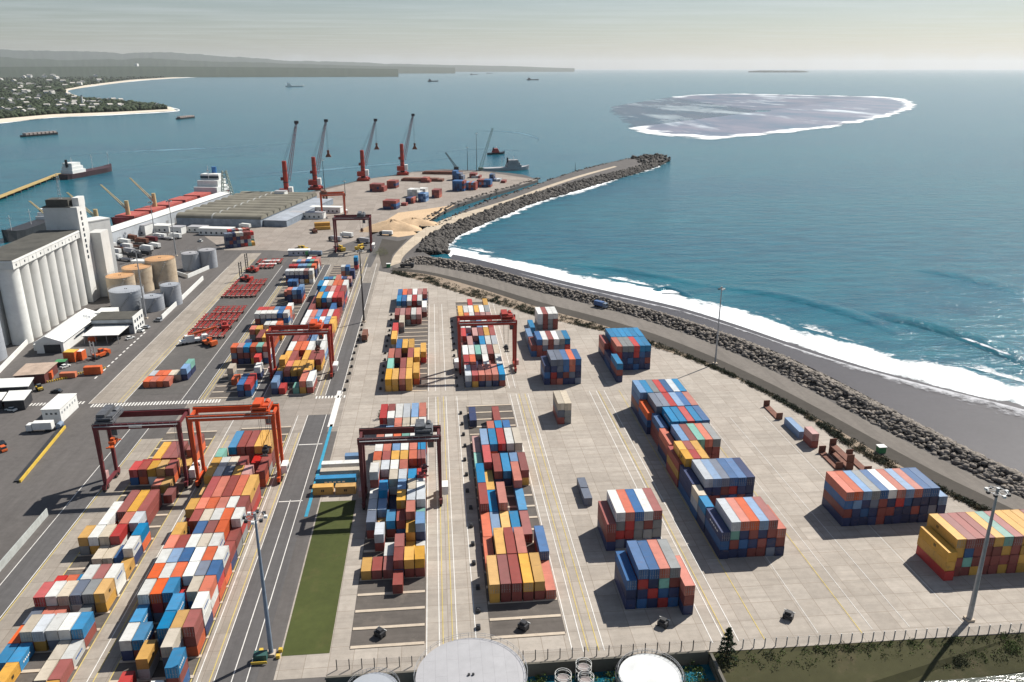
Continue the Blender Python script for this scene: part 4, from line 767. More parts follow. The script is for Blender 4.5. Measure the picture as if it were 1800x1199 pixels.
# ------------------------------------------------------------------ harbour mobile cranes on the quay
def lattice(mb, p, q, w0, w1, n, r=.11):
    p = Vector(p); q = Vector(q); d = (q - p).normalized(); x = d.cross(Vector((0, 0, 1))).normalized(); y = x.cross(d).normalized(); prev = None
    for i in range(n + 1):
        t = i / n; c = p.lerp(q, t); w = w0 + (w1 - w0) * t
        cs = [c + x * (sx * w / 2) + y * (sy * w / 2) for sx, sy in ((-1, -1), (1, -1), (1, 1), (-1, 1))]
        if prev:
            for k in range(4): mb.beam(prev[k], cs[k], r * 2); mb.beam(prev[k], cs[(k + 1) % 4], r * 1.3)
        prev = cs
    return mb
HR = pm('harbour_crane_red', (.36, .035, .02), .5, .18, .25, .2); LATP = pm('boom_paint', (.20, .10, .115), .6, .15, .4, .2)
def harbour_crane(u, v, ttop, tip, hook, label, lean=(10, 18)):
    r = empty('harbour_crane', (u, v, 0)); tag(r, label, 'harbour crane', 'tall red harbour cranes along the quay')
    th = height_at(u, v, ttop)
    MB().box(-5, 5, -8.5, 8.5, 1.2, 3.4).box(-7, 7, -7.5, -5.5, .4, 2.6).box(-7, 7, 5.5, 7.5, .4, 2.6).build('chassis', HR, r)
    for sx in (-6.6, 6.6):
        for sy in (-6.5, 6.5): MB().cyl(sx, sy, 0, .5, 1.3, 12).build('outrigger_pad', DARK, r)
    for k in range(6): MB().tube((-5.2, -6 + k * 2.3, .8), (5.2, -6 + k * 2.3, .8), .8, 10).build('wheel', RUBBER, r)
    MB().cyl(0, 0, 3.4, 5.2, 2.6, 18).build('slew_ring', DARK, r)
    MB().box(-6.5, 2.5, -5.5, 3.0, 5.2, 10.2).build('engine_house', HR, r)
    MB().box(2.6, 6.4, -4.2, 1.6, 5.4, 12.0).build('counterweight', WHITE, r)
    tw = MB().cyl(0, 0, 5.2, th, 2.5, 20, 2.1).build('tower', HR, r, smooth=True)
    MB().cyl(0, 0, th * .44, th * .46, 2.75, 20).cyl(0, 0, th * .74, th * .755, 2.5, 20).build('collar', DARK, tw)
    MB().box(-4.2, -2.2, -2.6, -.2, th * .5, th * .5 + 3).build('operator_cab', MARP, r)
    zt = height_at(u + lean[0], v + lean[1], tip[1]); tp = G(tip[0], tip[1], zt); tp = Vector((tp.x - u, tp.y - v, zt))
    bm = lattice(MB(), (1.8, 1.8, th * .48), tp, 3.4, 1.2, 16, .16).build('boom', LATP, r)
    MB().box(tp.x - 1.6, tp.x + 1.6, tp.y - 1.2, tp.y + 1.2, tp.z - 1.2, tp.z + 1.4).tube((tp.x - 2, tp.y, tp.z), (tp.x + 2, tp.y, tp.z), 1.4, 12).build('boom_head', DARK, bm)
    for s in (-.8, .8): MB().tube((s, 0, th - .4), (tp.x + s * .6, tp.y, tp.z), .10, 5).build('stay_rope', DARK, r)
    if hook:
        hz = height_at(u + tp.x, v + tp.y, hook[1]); hx, hy = tp.x + (G(hook[0], hook[1], hz).x - (u + tp.x)) * .9, tp.y
        hp = MB(); hp.box(hx - 1.2, hx + 1.2, hy - .8, hy + .8, hz + 1.6, hz + 4.2)
        hp.add([(hx - .6, hy - .8, hz + 1.8), (hx + .6, hy - .8, hz + 1.8), (hx + .6, hy + .8, hz + 1.8), (hx - .6, hy + .8, hz + 1.8), (hx - 2.6, hy - 1.6, hz - 2.0), (hx + 2.6, hy - 1.6, hz - 2.0), (hx + 2.6, hy + 1.6, hz - 2.0), (hx - 2.6, hy + 1.6, hz - 2.0)], [(3, 2, 1, 0), (4, 5, 6, 7), (0, 1, 5, 4), (1, 2, 6, 5), (2, 3, 7, 6), (3, 0, 4, 7)][::-1]); hp.box(hx - 2.8, hx + 2.8, hy - 1.7, hy + 1.7, hz - 3.0, hz - 2.02)
        hk = hp.build('grab', RUST, r)
        for s in (-.5, .5): MB().tube((hx + s, hy, hz + 4.0), (tp.x + s, tp.y, tp.z - 1), .09, 4).build('hoist_rope', DARK, hk)
for (a, b), tt, tp, hk, lb in (((505, 350), 283, (521, 215), None, 'red harbour crane nearest the barrel-roofed warehouse, no grab hanging'), ((555, 333), 276, (573, 212), (577, 271), 'red harbour crane second from the warehouse, its grab over the water'),
                          ((639, 317), 264, (660, 211), (662, 258), 'red harbour crane third from the warehouse, beside the maroon boxes'), ((708, 307), 253, (726, 202), (729, 258), 'red harbour crane farthest along the quay towards the mole')):
    p = G(a, b, 0); harbour_crane(p.x, p.y, tt, tp, hk, lb)
# ------------------------------------------------------------------ light masts
def mast(u, v, h, label, r0=.5, heads=8, ring=1.7, paint=None, base=None):
    paint = paint or STEEL
    r = empty('light_mast', (u, v, 0)); tag(r, label, 'light mast', 'tall light masts in the yard')
    MB().cyl(0, 0, .6, h, r0, 12, r0 * .42).build('pole', paint, r, smooth=True); MB().box(-.9, .9, -.9, .9, 0, .6).build('footing', M_BEAM, r)
    if heads:
        cr = MB(); n = 14
        for i in range(n):
            a, b = 2 * PI * i / n, 2 * PI * (i + 1) / n; cr.beam((ring * math.cos(a), ring * math.sin(a), h - .3), (ring * math.cos(b), ring * math.sin(b), h - .3), .12)
            if i % 2 == 0: cr.beam((0, 0, h - .3), (ring * math.cos(a), ring * math.sin(a), h - .3), .09)
        cr.cyl(0, 0, h - .6, h + .5, .35, 10); cr.build('headframe', STEEL, r)
        for i in range(heads):
            a = 2 * PI * i / heads; x, y = (ring + .25) * math.cos(a), (ring + .25) * math.sin(a)
            MB().box(x - .32, x + .32, y - .32, y + .32, h - .75, h - .2).build('floodlight', DARK if i % 3 else WHITE, r)
    return r
BLUP = pm('bluish_mast_paint', (.20, .25, .32), .5, .15, .4, .2)
mast(-38.9, 147.9, 35, 'blue-grey light mast rising from the road beside the near end of the lawn', .55, 8, 1.9, BLUP); mast(121.2, 144.0, 34.3, 'grey light mast by the fence in front of the yellow corner stack', .62, 8, 1.9)
mast(119.4, 315.2, 34.3, 'slim grey light mast at the kerb by the coast road', .42, 4, .9); mast(-37.7, 391.5, 37, 'dark slender light mast beside the upper road left of the concrete yard', .48, 6, 1.4, DARK)
mast(-149.9, 408.2, 35.8, 'pale light mast in front of the pair of grey tanks', .5, 6, 1.6); mast(-213.2, 624, 27, 'grey light mast among the parked lorries, farther of two', .45, 6, 1.4); mast(-177.9, 556, 38, 'grey light mast among the parked lorries, nearer of two', .48, 6, 1.4)
for (a, b), t, lb in (((571, 338), 281, 'thin light mast on the quay beside the second red harbour crane'), ((607, 345), 318, 'short light mast behind the farthest orange gantry crane'), ((822, 300), 258, 'dark thin light mast on the terminal, taller neighbour of a small crawler crane'), ((838, 300), 234, 'tallest thin light mast on the terminal by the dredger'), ((1011, 302), 286, 'dark post standing on the mole road')):
    p = G(a, b, 0); mast(p.x, p.y, height_at(p.x, p.y, t), lb, .42, 4 if a < 1000 else 0, 1.1, DARK)
# ------------------------------------------------------------------ fence, tanks and plants along the near edge
def fence(P, label, h=2.6, step=2.55, post=DARK, name='chain_link_fence'):
    r = empty(name, tuple(P[0])); o = Vector(P[0]); tag(r, label, 'fence'); m = bpy.data.materials.get('wire_mesh')
    if not m:
        m, n, b = newmat('wire_mesh'); b.inputs['Base Color'].default_value = (.3, .3, .29, 1); b.inputs['Roughness'].default_value = .7; b.inputs['Alpha'].default_value = .13
    d = 0; mesh = MB(); k = 0
    for a, b in zip(P, P[1:]):
        a = Vector(a) - o; b = Vector(b) - o; n = max(1, int((b - a).length / step)); nrm = Vector((-(b - a).y, (b - a).x, 0)).normalized() * .015
        for i in range(n):
            if k < 100: p = a.lerp(b, i / n); MB().box(p.x - .09, p.x + .09, p.y - .09, p.y + .09, p.z, p.z + h).build('post', post, r); k += 1
        mesh.add([a - nrm, b - nrm, b - nrm + Vector((0, 0, h - .2)), a - nrm + Vector((0, 0, h - .2))], [(0, 1, 2, 3)]); mesh.beam(a + Vector((0, 0, h - .25)), b + Vector((0, 0, h - .25)), .05)
    mesh.build('wire_mesh', m, r)
fence([(-24, 141.6, .05), (16, 140.6, .05), (56.5, 140.2, .05)], 'dark fence on the yard edge above the tank pit'); fence([(57.5, 139.9, .05), (95, 139.3, .05), (140, 138.8, .05), (160, 138.6, .05)], 'fence of thin posts above the overgrown river bank', 2.4, 2.5, STEEL)
MB().box(-26, 57, 139.0, 139.55, -4.2, .35).build('retaining_wall', ground_mat('old_wall', (.13, .12, .10), None, .2, .5)); tag(bpy.data.objects['retaining_wall'], 'stained concrete retaining wall dropping into the tank pit', 'wall')
o = MB().box(57.2, 57.8, 60, 138.9, -4.2, .1).build('side_wall', bpy.data.materials['old_wall']); tag(o, 'mossy wall between the tank pit and the river bank', 'wall')
def tank(u, v, z0, z1, r, wall, roof, label, rail=True, dome=.02, name='storage_tank', hatch=True, rings=3, group=None):
    o = empty(name, (u, v, z0)); tag(o, label, 'storage tank', group); h = z1 - z0
    s = MB(); s.cyl(0, 0, 0, h, r, 48, cap=False)
    for k in range(1, rings + 1): s.cyl(0, 0, h * k / (rings + .4), h * k / (rings + .4) + .14, r + .07, 48)
    s.build('shell', wall, o, smooth=True)
    rf = MB(); n = 48; vs = [(0, 0, h + r * dome)]; 
    for ring in (.35, .7, .999): vs += [(r * ring * math.cos(2 * PI * i / n), r * ring * math.sin(2 * PI * i / n), h + r * dome * (1 - ring ** 2) + .02) for i in range(n)]
    fs = [(0, 1 + i, 1 + (i + 1) % n) for i in range(n)]
    for q in range(2): fs += [(1 + q * n + i, 1 + (q + 1) * n + i, 1 + (q + 1) * n + (i + 1) % n, 1 + q * n + (i + 1) % n) for i in range(n)]
    rf.add(vs, fs); rfo = rf.build('roof', roof, o, smooth=True)
    if hatch:
        for x in (-.42, .42): MB().cyl(x, -.2, h + r * dome - .02, h + r * dome + .35, .25, 10).build('roof_hatch', DARK, rfo)
    if rail:
        rl = MB(); m = 40
        for i in range(m):
            a, b = 2 * PI * i / m, 2 * PI * (i + 1) / m; R = r + .25
            for zz in (.55, 1.05): rl.beam((R * math.cos(a), R * math.sin(a), h + zz), (R * math.cos(b), R * math.sin(b), h + zz), .05)
            rl.box(R * math.cos(a) - .03, R * math.cos(a) + .03, R * math.sin(a) - .03, R * math.sin(a) + .03, h - .1, h + 1.1)
        rl.build('handrail', STEEL, o)
    ld = MB()
    for k in range(14):
        a = -1.9 + k * .07; ld.box((r + .5) * math.cos(a) - .4, (r + .5) * math.cos(a) + .4, (r + .5) * math.sin(a) - .4, (r + .5) * math.sin(a) + .4, h * k / 14, h * k / 14 + .12)
    ld.build('stair', STEEL, o)
    return o
GT = pm('grey_tank_paint', (.37, .365, .375), .6, .09, .12, .25, (.27, .26, .27)); GT2 = pm('tank_aluminium', (.34, .36, .39), .5, .1, .1, .25, (.2, .2, .21)); OT = pm('ochre_tank_roof', (.50, .28, .13), .75, .2, .15, .5, (.3, .14, .06)); CT = pm('cream_tank', (.52, .42, .30), .7, .15, .15, .4, (.3, .17, .09))
def panel_roof(name, col):
    m, n, b = newmat(name); v = mapped(n); br = N(n, 'ShaderNodeTexBrick'); br.inputs['Scale'].default_value = 1; br.inputs['Brick Width'].default_value = 9; br.inputs['Row Height'].default_value = 2.3; br.inputs['Mortar Size'].default_value = .025
    br.inputs['Color1'].default_value = (*col, 1); br.inputs['Color2'].default_value = (*(c * 1.07 for c in col), 1); br.inputs['Mortar'].default_value = (*(c * .6 for c in col), 1); n.links.new(mapped(n, (1, 1, 1), (0, 0, PI / 2)), br.inputs['Vector'])
    c = mixc(n, .3, br.outputs['Color'], ramp(n, noise(n, v, .4, 5, .65), [(.3, tuple(x * .7 for x in col)), (.7, tuple(x * 1.15 for x in col))])); n.links.new(c, b.inputs['Base Color']); b.inputs['Roughness'].default_value = .6; return m
p = G(828, 1187, 10.5); tank(p.x, p.y, -4, 10.5, 10.75, GT, panel_roof('plated_roof', (.36, .355, .365)), 'large flat grey plated tank in the middle of the lower edge')
p = G(1143, 1187, 2.0); tank(p.x, p.y, -4, 2.0, 6.5, WHITEW, pm('white_tank_roof', (.62, .63, .62), .5, .12, .2, .3, (.5, .5, .5)), 'round white-topped tank right of the big grey one', hatch=False)
mb = MB(); n = 40
for i in range(n):
    a, b = 2 * PI * i / n, 2 * PI * (i + 1) / n
    for zz in (4.6, 5.4, 6.2): mb.beam((7.2 * math.cos(a), 7.2 * math.sin(a), zz), (7.2 * math.cos(b), 7.2 * math.sin(b), zz), .1)
    if i % 2 == 0: mb.box(7.2 * math.cos(a) - .06, 7.2 * math.cos(a) + .06, 7.2 * math.sin(a) - .06, 7.2 * math.sin(a) + .06, 0, 6.2)
o = mb.build('ring_gangway', DARK, None, (p.x, p.y, -4)); tag(o, 'dark ring-shaped gangway standing round the white-topped tank', 'gangway')
p = G(656, 1214, 2.0); tank(p.x, p.y, -4, 2.0, 5.2, GT2, GT2, 'small grey tank half out of the frame left of the big grey tank', hatch=True)
for i, (x, y, z, r, lb) in enumerate(((990, 1188, 1, 1.75, 'caged vertical vessel at the left of the cluster below the fence'), (1026, 1169, 1, 1.7, 'caged vertical vessel nearest the wall in the cluster below the fence'), (1030, 1192, .5, 1.7, 'caged vertical vessel in front of its cluster below the fence'))):
    p = G(x, y, z); o = empty('caged_vessel', (p.x, p.y, -4)); tag(o, lb, 'vessel', 'caged vessels below the fence')
    MB().cyl(0, 0, 0, z + 3.4, r * .72, 20).build('vessel', pm('grey_pink_vessel', (.27, .23, .22), .7), o, smooth=True)
    c = MB()
    for k in range(18):
        a, b = 2 * PI * k / 18, 2 * PI * (k + 1) / 18
        for zz in (z + 4, z + 4.5, z + 3, z + 1.5): c.beam((r * math.cos(a), r * math.sin(a), zz), (r * math.cos(b), r * math.sin(b), zz), .07)
        if k % 3 == 0: c.beam((r * math.cos(a), r * math.sin(a), 0), (r * math.cos(a), r * math.sin(a), z + 4.5), .07)
    c.build('cage', WHITEW, o)
# leaves as many small faces
def leaf_mat(name, col, var=.45):
    m, n, b = newmat(name); g = N(n, 'ShaderNodeNewGeometry'); v = mapped(n)
    f = math_(n, 'ADD', math_(n, 'MULTIPLY', g.outputs['Random Per Island'], .6), math_(n, 'MULTIPLY', noise(n, v, .5, 4), .45))
    c = ramp(n, f, [(.15, tuple(x * (1 - var) for x in col)), (.55, col), (.95, tuple(min(1, x * (1 + var * 1.3)) for x in col))]); n.links.new(c, b.inputs['Base Color']); b.inputs['Roughness'].default_value = .75; b.inputs['Specular IOR Level'].default_value = .2
    return m
LEAF = leaf_mat('leaf_green', (.055, .085, .018)); LEAFD = leaf_mat('dark_needles', (.022, .038, .018)); LEAFB = leaf_mat('dry_scrub', (.085, .07, .035)); LEAFO = leaf_mat('olive_scrub', (.05, .055, .025))
def leaves_np(C, size, jitter):
    n = len(C); C = np.asarray(C, float) + RNG.normal(0, 1, (n, 3)) * jitter
    a = RNG.normal(0, 1, (n, 3)); a /= np.linalg.norm(a, axis=1)[:, None]; b = RNG.normal(0, 1, (n, 3)); b -= (a * b).sum(1)[:, None] * a; b /= np.linalg.norm(b, axis=1)[:, None]
    s = (size * RNG.uniform(.6, 1.4, n))[:, None]
    V = np.stack([C - a * s, C - b * s * .5, C + a * s, C + b * s * .5], 1).reshape(-1, 3); return V, np.arange(4 * n).reshape(-1, 4)
def scrub(name, C, size, m, jitter=.3, kind='stuff'):
    V, Fc = leaves_np(C, size, jitter); o = link(name, raw(name, V, Fc, m)); struct(o, kind); return o
def clumps(pts, per, rad, hgt):
    out = []
    for p in pts:
        r = rad * random.uniform(.6, 1.4); h = hgt * random.uniform(.5, 1.4)
        for k in range(per):
            a = random.uniform(0, 2 * PI); q = math.sqrt(random.random()); t = random.random() ** .6 * (1 - .6 * q * q); out.append((p[0] + r * q * math.cos(a), p[1] + r * q * math.sin(a), p[2] + h * t))
    return out
def bank_z(v): return -.05 + (v - 138.9) * (3.35 / 8.0) if v < 138.9 else 0
g, d, e = [], [], []
for k in range(900):
    u = random.uniform(58, 165); v = 138.4 - random.random() ** .8 * 6.6; z = bank_z(v)
    if 134.6 < v < 137 and abs(v - (136.3 - (70 - min(u, 70)) * .25)) < .5: continue
    (g if random.random() < .55 else d if random.random() < .6 else e).append((u, v, z))
scrub('bank_scrub', clumps(g, 46, .95, .9), .17, LEAF, .12); scrub('bank_scrub', clumps(d, 46, 1.0, 1.1), .18, LEAFO, .12); scrub('bank_scrub', clumps(e, 34, .9, .6), .18, LEAFB, .12)
pts = [(random.uniform(56, 170), 0, 0) for k in range(900)]; P = []; R_ = []
for (u, _, _) in pts:
    v = random.uniform(128.5, 133.2) + (u - 90) * .012; P.append((u, v, bank_z(v) - .1)); R_.append(random.uniform(.3, .85))
struct(blobs('bank_stones', P, R_, M_ROCK), 'stuff')
pit = [(random.uniform(15, 36), random.uniform(130, 138.5), -4) for k in range(110)] + [(random.uniform(48, 56), random.uniform(128, 138.5), -4) for k in range(60)]
scrub('pit_scrub', clumps(pit, 60, 1.0, 2.2), .22, LEAF, .15)
# coast road scrub
hg = []; hb_ = []
for k in range(1700):
    i = random.random() * 58.9; j = int(i); f = i - j
    a = Vector(El[j]).lerp(Vector(El[j + 1]), f); b = Vector(Cl[j]).lerp(Vector(Cl[j + 1]), f)
    t = random.random() ** 1.6 * .75 + .03; 
    dens = .35 + .65 * (0.5 + .5 * math.sin(i * .9 + 1) * math.sin(i * 2.3))
    if random.random() > dens: continue
    p = a.lerp(b, t); w = G(p.x, p.y, 0); (hg if random.random() < (.75 if p.x < 1500 else .35) else hb_).append((w.x, w.y, 0))
scrub('roadside_scrub', clumps(hg, 60, 1.3, 1.1), .24, leaf_mat('coast_scrub', (.028, .038, .020)), .15); scrub('roadside_scrub', clumps(hb_, 46, 1.5, .8), .25, LEAFB, .15)
def conifer(u, v, z, h, r, label):
    o = empty('conifer_tree', (u, v, z)); tag(o, label, 'tree')
    MB().cyl(0, 0, 0, h * .95, .22, 8, .04).build('trunk', RUST, o)
    C = []; br = MB()
    for k in range(46):
        t = k / 46; zz = h * (.08 + .9 * t); L_ = r * (1 - t) ** .8 * random.uniform(.7, 1.15) + .2; a = k * 2.4
        br.tube((0, 0, zz), (L_ * math.cos(a), L_ * math.sin(a), zz - L_ * .12), .05, 4, .015)
        for q in range(60):
            s = random.random() ** .7; C.append((L_ * s * math.cos(a) + random.gauss(0, .12), L_ * s * math.sin(a) + random.gauss(0, .12), zz - L_ * .12 * s + random.gauss(0, .12)))
    br.build('branch', RUST, o)
    V, Fc = leaves_np(C, .2, .08); link('crown', raw('crown', V, Fc, LEAFD), o)
conifer(60.4, 137.4, -1.2, 9.0, 2.5, 'dark conifer standing at the corner of the fence and the river bank')
def bush(u, v, z, r, h, m, label, n=500):
    C = clumps([(0, 0, 0)] * 6, n // 6, r, h); V, Fc = leaves_np(C, .16, .15); o = link('bush', raw('bush', V, Fc, m), None, (u, v, z)); tag(o, label, 'bush')
bush(-22.3, 271.5, .02, 1.2, 3.0, LEAFO, 'spiky bush beside the dark corner at the back of the lawn-side block'); bush(126, 135.5, -1.2, 1.8, 2.0, LEAF, 'rounded green bush on the bank near the right-hand mast'); bush(112, 133.2, -2.0, 1.5, 1.5, LEAFO, 'dark bush lower on the bank left of the mast shadow')
p = G(670, 448, 0); bush(p.x, p.y, 0, 4.5, 5.0, leaf_mat('pale_green', (.15, .17, .06)), 'pale green bush beside the junction of the mole road', 1200)
# ------------------------------------------------------------------ port buildings on the left
def bx(name, lab, cat, u0, u1, v0, v1, z0, z1, m, parent=None): 
    o = MB().box(u0, u1, v0, v1, z0, z1).build(name, m, parent); return tag(o, lab, cat) if lab else o
CONCW = pm('silo_concrete', (.58, .575, .545), .8, .08, .06, .4, (.36, .34, .30)); ROOFD = pm('dark_roof_felt', (.075, .072, .062), .9, .25, .12, .4, (.14, .13, .10))
hs_ = height_at(-190.5, 375.5, 470)
silo = empty('grain_silo_block', (-190.5, 371, 0)); tag(silo, 'long row of tall pale concrete grain silos with a gallery roof', 'grain silo')
for k in range(8):
    MB().cyl(-4.5, 4.5 + 9 * k - .5, 0, hs_, 4.5, 36).build('silo', WHITE if k == 0 else CONCW, silo, smooth=True); 
for k in range(8): MB().cyl(-14.0, 4.5 + 9 * k - .5, 0, hs_, 4.5, 28).build('silo', CONCW, silo, smooth=True)
MB().box(-18.2, -9.5, -.3, 1.2, 0, hs_ - 1).build('end_wall', CONCW, silo)
g = MB().box(-19.4, .6, -1.0, 71.5, hs_ + .25, hs_ + 4.2).build('gallery', WHITEW, silo); MB().box(-19.2, .3, -.8, 71.3, hs_ + 4.21, hs_ + 4.5).build('roof', ROOFD, g); MB().box(-19.6, .8, -1.2, 71.6, hs_ + 3.3, hs_ + 3.7).build('cornice', WHITE, g)
wn = MB()
for k in range(9): wn.box(.6, .66, 1.5 + k * 8, 2.4 + k * 8, hs_ + 1.3, hs_ + 2.3)
wn.build('window', GLASS, g); sm = MB()
for k in range(9): sm.box(.6, .66, 5.5 + k * 8, 5.65 + k * 8, hs_ + .3, hs_ + 3.3)
sm.build('panel_joint', STEEL, g)
ht = height_at(-189.5, 440, 366)
tw = empty('elevator_tower', (-190, 442.5, 0)); tag(tw, 'tall windowed elevator tower at the far end of the grain silos', 'tower')
MB().box(-16.5, .8, 0.2, 11, 0, ht).build('wall', WHITEW, tw); tp = MB().box(-16.8, -2.5, -.1, 11.2, ht, ht + .5).box(-14.8, -3.5, 1, 9.5, ht + .5, ht + 4.0).build('parapet', ROOFD, tw); MB().box(-2.4, .9, 3.5, 11.3, ht + .01, ht + 4.5).build('stair_head', WHITEW, tw)
wn = MB()
for k in range(9): wn.box(.8, .86, 3.2, 5.0, ht - 4.5 - k * 3.0, ht - 2.7 - k * 3.0)
wn.build('window', GLASS, tw)
ah = MB()
for zz in range(6): ah.box(-9.2 + zz * .08, -7.8 - zz * .08, 4, 5.4 - zz * .1, ht + 4 + zz * 2.2, ht + 4.12 + zz * 2.2)
ah.beam((-9.2, 4, ht + 4), (-8.6, 4.6, ht + 17), .14).beam((-7.8, 4, ht + 4), (-8.4, 4.6, ht + 17), .14).beam((-8.5, 5.4, ht + 4), (-8.5, 4.9, ht + 17), .14); ah.build('antenna', STEEL, tw)
MB().box(-.6, 6.2, 11.3, 22, 0, hs_ + .5).build('annex', CONCW, tw)
A0 = G(167, 496, 0); hb2 = height_at(A0.x, A0.y, 392); c36, s36 = math.cos(math.radians(54.2)), math.sin(math.radians(54.2))
wb = empty('white_block', (A0.x, A0.y, 0), math.radians(54.2)); tag(wb, 'windowless white high block with stacked stair balconies', 'building')
MB().box(0, 16, 0, 11, 0, hb2).build('wall', WHITE, wb); MB().box(-.2, 16.2, -.2, 11.2, hb2, hb2 + .6).build('roof_edge', WHITEW, wb); MB().box(-1.5, 4.5, -1.8, 4, 0, 1.6).build('plinth', WHITEW, wb)
for k in range(7):
    z = 5 + k * (hb2 - 9) / 6.5; b_ = MB().box(.3, 3.6, -1.6, -.02, z, z + .22).build('balcony', WHITEW, wb); MB().box(.3, 3.6, -1.62, -1.55, z + .22, z + 1.25).box(.3, .36, -1.55, -.02, z + .22, z + 1.25).box(3.54, 3.6, -1.55, -.02, z + .22, z + 1.25).build('railing', WHITE, b_); MB().box(1.0, 2.0, -.05, -.005, z + .25, z + 2.3).build('door', DARK, b_)
h1 = height_at(-166, 422, 516)
tank(-166.3, 431, 0, h1, 8.6, GT2, GT2, 'wide light grey steel tank in front of the silos, largest of its group', rings=6); tank(-151.3, 425, 0, h1 - 2.5, 5.6, GT2, GT2, 'grey steel tank right of the widest one by the white bund wall', rings=6); tank(-144.6, 435, 0, h1 + 1.0, 5.2, GT2, GT2, 'grey steel tank half hidden at the right end of its group', rings=6)
tank(-162.5, 478, 0, 16, 8.4, CT, OT, 'rust-topped cream tank rearmost of three beyond the grey tanks', rings=2); tank(-172.0, 466, 0, 14, 8.0, CT, OT, 'rust-topped cream tank in the middle of three beyond the grey tanks', rings=2); tank(-176.5, 452, 0, 12.5, 7.4, CT, OT, 'rust-topped cream tank nearest the white high block', rings=2)
tank(-156.5, 517, 0, 10.5, 5.6, GT2, GT, 'small grey tank inside the white bund, left of two', rings=3); tank(-147.0, 521, 0, 11.5, 5.4, GT2, GT, 'small grey tank inside the white bund, right of two', rings=3)
tank(-199, 352, 0, height_at(-199, 352, 563), 7.3, GT2, GT2, 'grey steel tank at the left edge in front of the silos', rings=4); tank(-213, 341, 0, 17, 7.0, GT2, GT2, 'grey steel tank cut off by the left edge', rings=4)
p = G(0, 452, 18); tank(p.x - 3, p.y, 0, 22, 6.5, CT, CT, 'cream tank behind the silo gallery at the left edge', rings=1)
def wall_run(px, h, t, m, label, name='bund_wall'):
    mb = MB(); P = [G(x, y, 0) for x, y in px]
    for a, b in zip(P, P[1:]):
        d = (b - a).normalized(); mb.beam(a + Vector((0, 0, h / 2)), b + d * t * .4 + Vector((0, 0, h / 2)), t, h)
    return tag(mb.build(name, m), label, 'wall')
wall_run([(-20, 675), (0, 655), (50, 603)], 2.2, .5, WHITE, 'white wall running towards the silos at the left edge'); wall_run([(285, 562), (357, 492)], 2.4, .5, WHITE, 'long white bund wall along the avenue below the grey tanks'); wall_run([(296, 478), (330, 489), (381, 467), (378, 462)], 2.4, .5, WHITE, 'white bund wall round the two small grey tanks')
wall_run([(115, 752), (36, 848)], .9, .5, YELLOWP, 'low kerb wall edged yellow beside the wide road', 'kerb_wall'); wall_run([(110, 750), (31, 846)], .5, 1.6, DARK, 'dark drain wall next to the yellow-edged kerb', 'drain_wall')
tag(MB().box(-114.0, -113.75, 80, 213, 0, 2.3).build('panel_fence', pm('pale_fence', (.42, .44, .42), .7, .15, .3, .3)), 'pale slatted fence along the outer road at lower left', 'fence')
# long white shed and neighbours
sh = empty('white_shed', (-175, 357.6, 0)); tag(sh, 'long white gabled shed below the silos', 'shed')
MB().box(-6, 5.8, .2, 44, 0, 5.2).build('wall', WHITE, sh); MB().yprism([(-6.6, 5.0), (6.4, 5.0), (6.4, 5.25), (-1.2, 8.2), (-6.6, 5.25)], -.5, 44.5).build('roof', WHITE, sh); MB().box(-2.6, 4.6, .08, .19, 0, 4.0).build('door', DARK, sh); MB().box(-9, -6.01, 4, 40, 0, 3).build('lean_to', WHITEW, sh)
MB().box(6.41, 6.45, 12, 36, 3.2, 3.9).build('window', GLASS, sh)
bx('white_annex', 'small white cube building behind the carport roof', 'building', -171, -162.5, 399, 408, 0, 6.5, WHITE)
cp = empty('carport', (-157, 376, 0)); tag(cp, 'carport with a broad white roof on posts', 'carport'); MB().box(-8.2, 8.2, -8, 8, 4.2, 4.5).build('roof', WHITE, cp)
for x in (-7.6, -2.5, 2.5, 7.6):
    for y in (-7.4, 7.4): MB().box(x - .1, x + .1, y - .1, y + .1, 0, 4.19).build('post', STEEL, cp)
MB().box(-8, 7.5, 6.5, 7.9, 0, 4.1).build('back_wall', DARK, cp)
ob = empty('office_building', (-156.5, 390, 0)); tag(ob, 'two-storey office with square windows in its white end wall', 'building'); MB().box(-10, 9.2, -6.5, 6.8, 0, 7.2).build('wall', pm('grey_wall', (.33, .36, .38), .7), ob); MB().box(9.2, 9.6, -6.8, 7.1, 0, 8.4).build('end_wall', WHITE, ob); MB().box(-10.2, 9.1, -6.7, 7.0, 7.2, 7.5).build('roof', ROOFD, ob)
for y in (-4.6, -1.4, 1.8, 4.8):
    for z in (1.4, 4.9): MB().box(9.6, 9.66, y - .8, y + .8, z, z + 1.5).build('window', GLASS, ob)
MB().box(-10, 9.1, -6.56, -6.5, 4.2, 5.6).build('window', GLASS, ob)
def roofed(name, lab, px, z, roofm, wallm, drop=.5):
    P = [G(x, y, z) for x, y in px]; o = empty(name, (P[0].x, P[0].y, 0)); tag(o, lab, 'shed'); q = [(p.x - P[0].x, p.y - P[0].y) for p in P]; c = (sum(a for a, _ in q) / 4, sum(b for _, b in q) / 4); w = [(c[0] + (a - c[0]) * .93, c[1] + (b - c[1]) * .93) for a, b in q]
    MB().prism(q, z, z + .25).build('roof', roofm, o); MB().prism(w, 0, z - .01).build('wall', wallm, o); return o
